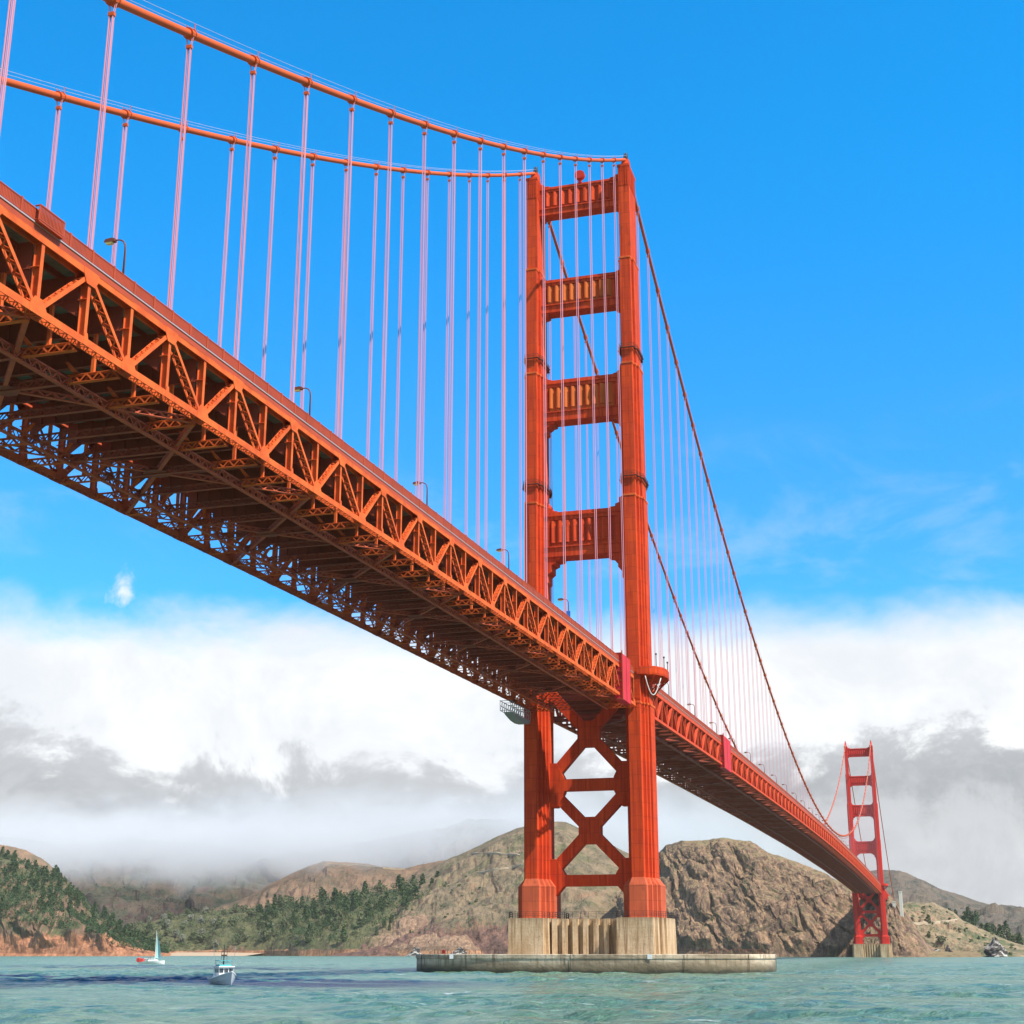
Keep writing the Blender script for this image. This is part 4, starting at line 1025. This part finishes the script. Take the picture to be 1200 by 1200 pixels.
for (p, y, s_, kd, lab) in ((1092,1082,1.0,'con','round dark tree on the headland right of the far tower, the largest'), (1067,1083,.62,'con','small dark bush on the headland close to the pale pylon'), (1094,1097,.66,'con','small dark bush on the headland straight below the largest tree'),
    (1104,1104,1.15,'broad','broad green bush low on the headland above the whitish rock'), (1085,1103,.85,'broad','green bush low on the headland left of the broad one'), (1131,1091,.5,'con','small dark bush on the headland slope below the path bend'), (1138,1103,.6,'broad','small bush near the right foot of the headland'), (1148,1101,.5,'con','small dark bush on the headland left of the pointed sea stack'), (1077,1094,.5,'con','small dark bush on the headland left of the green ones')):
    plant(kd, spot(H_r2, p, y)-Vector((0,0,3)), s_, lab, 'bushes on the right headland', 'bush', 'bush', .8 if kd == 'con' else .75)
grove(H_farr, 14, 1108, 1150, .16, .5, ['con'], 'dark tree in the thicket on the far right hill', 'trees on the far right hill', 'pine_tree', 1., 1.7, None, 8)
grove(H_farr, 14, 1150, 1205, .05, .26, ['con','broad'], 'dark tree in the hollow at the right edge', 'trees in the right hollow', 'broadleaf_tree', .9, 1.5, None, 9)

# ------------------------------------------------------------------ boats
def make_fishing(loc, rz):
    g = thing('fishing_boat', 'grey white fishing boat with a cabin and mast, coming towards the camera', 'boat', loc)
    def part(mb, nm, m, par=None, smooth=False):
        o = mb.build(nm, m, None, smooth); o.parent = par or g; return o
    h = MB(); ns, sec = 14, 7; vs = []
    for i in range(ns+1):
        t = i/ns; y = -5.6+11.2*t; wd = 1.95*(1-max(0, (t-.45)/.55)**2.2)*(.9+.1*min(1, t*4)); sh = 1.15+1.25*max(0, (t-.35)/.65)**1.7; k = -.5
        for j in range(sec+1):
            a = j/sec*2-1; f = abs(a); z = k+(sh-k)*f**1.6; x = math.copysign(wd*(f**.55), a)*(1+.10*f) if f > 0 else 0
            vs.append((x, y+ .5*f*max(0, t-.8)/.2, z))
    h.v = vs; h.f = [(i*(sec+1)+j, (i+1)*(sec+1)+j, (i+1)*(sec+1)+j+1, i*(sec+1)+j+1) for i in range(ns) for j in range(sec)]
    h.f.append(tuple(range(sec+1)))
    for i in range(ns): h.f.append((i*(sec+1), i*(sec+1)+sec, (i+1)*(sec+1)+sec, (i+1)*(sec+1)))
    hull = part(h, 'hull', M['hullgrey'])
    r = MB()
    for i in range(ns):
        for j in (0, sec):
            r.bar(vs[i*(sec+1)+j], vs[(i+1)*(sec+1)+j], .14, .16)
    part(r, 'gunwale', M['white'], hull)
    c = MB(); c.prism([(-3.2,1.0),(1.7,1.0),(1.35,3.2),(-3.2,3.2)], 'x', -1.35, 1.35); c.prism([(-3.5,3.2),(1.9,3.2),(1.9,3.38),(-3.5,3.38)], 'x', -1.55, 1.55)
    cab = part(c, 'cabin', M['white'])
    for x in (-.92, 0, .92):
        wn = MB(); wn.add([(x-.36,1.60,2.2),(x+.36,1.60,2.2),(x+.36,1.45,2.95),(x-.36,1.45,2.95),(x-.36,1.5,2.2),(x+.36,1.5,2.2),(x+.36,1.36,2.95),(x-.36,1.36,2.95)], [(0,1,2,3),(4,7,6,5),(0,4,5,1),(1,5,6,2),(2,6,7,3),(3,7,4,0)]); part(wn, 'window', M['glass'], cab)
    for s_ in (-1, 1):
        for y in (.3, -1.2): wn = MB(); wn.box(s_*1.37-.03, s_*1.37+.03, y-.5, y+.5, 2.2, 2.95); part(wn, 'window', M['glass'], cab)
    d_ = MB(); d_.prism([(-2.6,3.38),(.9,3.38),(.7,3.66),(-2.6,3.66)], 'x', -1.15, 1.15); d_.box(-1.3,1.3,-2.8,1.0,4.35,4.45)
    for x in (-1.15,1.15):
        for y in (-2.6,.8): d_.bar((x,y,3.6),(x,y,4.4),.07,.07)
    part(d_, 'flybridge', M['teal'], cab)
    m = MB(); m.tube([(0,-.9,3.4),(0,-.9,7.4)], [.14,.07], 8); m.bar((-1.2,-.9,6.0),(1.2,-.9,6.0),.08,.08); m.box(-.5,.5,-1.1,-.7,5.2,5.5); m.tube([(.5,-.9,4.4),(.5,-.9,6.9)], .04, 5); m.tube([(-.6,-.9,4.4),(-.6,-.9,6.6)], .04, 5)
    part(m, 'mast', M['dark'])
    for s_ in (-1, 1):
        o = MB(); o.tube([(s_*1.6,-.6,1.6),(s_*2.2,-.6,7.2)], [.07,.035], 6); part(o, 'outrigger', M['grey'])
    rl = MB()
    for s_ in (-1, 1):
        P = [(s_*1.75,1.5,1.5),(s_*1.45,3.2,1.75),(s_*.85,4.7,2.1),(0,5.7,2.45)]
        for a, b in zip(P[:-1], P[1:]): rl.bar(Vector(a)+Vector((0,0,.75)), Vector(b)+Vector((0,0,.75)), .05, .05)
        for a in P: rl.bar(a, Vector(a)+Vector((0,0,.78)), .05, .05)
    part(rl, 'bow_rail', M['grey'])
    g.rotation_euler.z = rz
    return g
make_fishing((-21.1,-157.1,.05), R(221)).scale = (.8,.8,.8)

def make_sail(loc, rz):
    g = thing('sailboat', 'small white sailboat with a narrow teal sail near the left shore', 'boat', loc)
    def part(mb, nm, m, par=None, smooth=False):
        o = mb.build(nm, m, None, smooth); o.parent = par or g; return o
    h = MB(); ns, sec = 12, 7; vs = []
    for i in range(ns+1):
        t = i/ns; x = -5.5+11*t; wd = 1.75*(1-abs(t-.42)**2.2/.58**2.2*.999 if t > .42 else 1-.35*(.42-t)/.42); sh = 1.0+.5*t
        for j in range(sec+1):
            a = j/sec*2-1; f = abs(a); vs.append((x, math.copysign(wd*f**.6, a), -.4+(sh+.4)*f**1.5))
    h.v = vs; h.f = [(i*(sec+1)+j, (i+1)*(sec+1)+j, (i+1)*(sec+1)+j+1, i*(sec+1)+j+1) for i in range(ns) for j in range(sec)]+[tuple(range(sec+1))]
    for i in range(ns): h.f.append((i*(sec+1), i*(sec+1)+sec, (i+1)*(sec+1)+sec, (i+1)*(sec+1)))
    hull = part(h, 'hull', M['white'])
    c = MB(); c.prism([(-1.5,1.1),(2.6,1.3),(1.9,1.9),(-1.5,1.9)], 'y', -.95, .95); part(c, 'cabin', M['white'], hull)
    d = MB(); d.tube([(-5.6,-1.2,1.6),(-5.9,0,1.9),(-5.6,1.2,1.6)], .9, 10); d.box(-5.4,-3.6,-1.3,1.3,.9,2.3); part(d, 'dodger', M['red'])
    m = MB(); m.tube([(1.2,0,1.2),(1.2,0,13.6)], [.13,.07], 7); m.tube([(1.2,0,2.4),(-3.4,0,2.3)], .09, 6); part(m, 'mast', M['white'])
    s_ = MB(); pts = []
    for k in range(9):
        t = k/8; z = 2.6+10.2*t; wd = 2.7*(1-t)**.9; pts.append([(1.25+.2+wd*u, .05+.9*math.sin(math.pi*u)*(1-t*.6), z-1.0*u*(1-t)) for u in (0,.33,.66,1)])
    V_ = [p for r_ in pts for p in r_]; s_.add(V_+[(x,y+.05,z) for x,y,z in V_], [(i*4+j,i*4+j+1,(i+1)*4+j+1,(i+1)*4+j) for i in range(8) for j in range(3)]+[(36+i*4+j,36+(i+1)*4+j,36+(i+1)*4+j+1,36+i*4+j+1) for i in range(8) for j in range(3)])
    part(s_, 'sail', M['sail'])
    p2 = MB()
    for x in (-1.8,-.9): p2.tube([(x,.3,1.5),(x+.1,.3,2.6)], [.28,.2], 7); p2.tube([(x+.1,.3,2.65),(x+.1,.3,2.95)], .15, 7)
    part(p2, 'winch_cover', M['dark'])
    g.rotation_euler.z = rz; return g
make_sail((-240.5,203.,.05), R(12))

# ------------------------------------------------------------------ air
def vol_box(name, lo, hi):
    mb = MB(); mb.box(lo[0],hi[0],lo[1],hi[1],lo[2],hi[2]); m = bpy.data.materials.new(name); m.use_nodes = True
    o = mb.build(name, m); o['kind'] = 'stuff'; return m
m = vol_box('haze', (-4200,-900,-6), (3200,4300,470)); n = NT(m.node_tree)
v = n.n('ShaderNodeVolumePrincipled'); v.inputs['Color'].default_value = (1,.96,.92,1); v.inputs['Density'].default_value = 0.000018; v.inputs['Anisotropy'].default_value = -.1
o = n.n('ShaderNodeOutputMaterial'); n.put(o.inputs['Volume'], v.outputs[0])

m = vol_box('fog', (-2600,2150,110), (-150,3600,430)); n = NT(m.node_tree)
g = n.n('ShaderNodeNewGeometry'); P = g.outputs['Position']; s = n.n('ShaderNodeSeparateXYZ'); n.put(s.inputs[0], P)
na = n.noise(n.vmul(P, (.0022, .0022, .0045)), 1, 3, .55, .3); nb = n.noise(n.vmul(P, (.0065, .0065, .010)), 1, 5, .62, .6)
h = n.math('ADD', s.outputs[2], n.math('MULTIPLY', n.math('SUBTRACT', na, .5), -260.)); h = n.math('ADD', h, n.math('MULTIPLY', n.math('SUBTRACT', nb, .5), -230.))
d = n.math('MULTIPLY', n.rng(h, 150, 235), n.rng(n.math('ADD', s.outputs[2], n.math('MULTIPLY', n.math('SUBTRACT', nb, .5), 250.)), 345, 185))
d = n.math('MULTIPLY', d, n.rng(s.outputs[0], -170, -600)); d = n.math('MULTIPLY', d, n.math('MULTIPLY', n.rng(s.outputs[1], 2150, 2400), n.rng(s.outputs[0], -2600, -2300)))
v = n.n('ShaderNodeVolumePrincipled'); v.inputs['Color'].default_value = (.80,.81,.83,1); v.inputs['Anisotropy'].default_value = -.25; n.put(v.inputs['Density'], n.math('MULTIPLY', d, .0062))
o = n.n('ShaderNodeOutputMaterial'); n.put(o.inputs['Volume'], v.outputs[0])
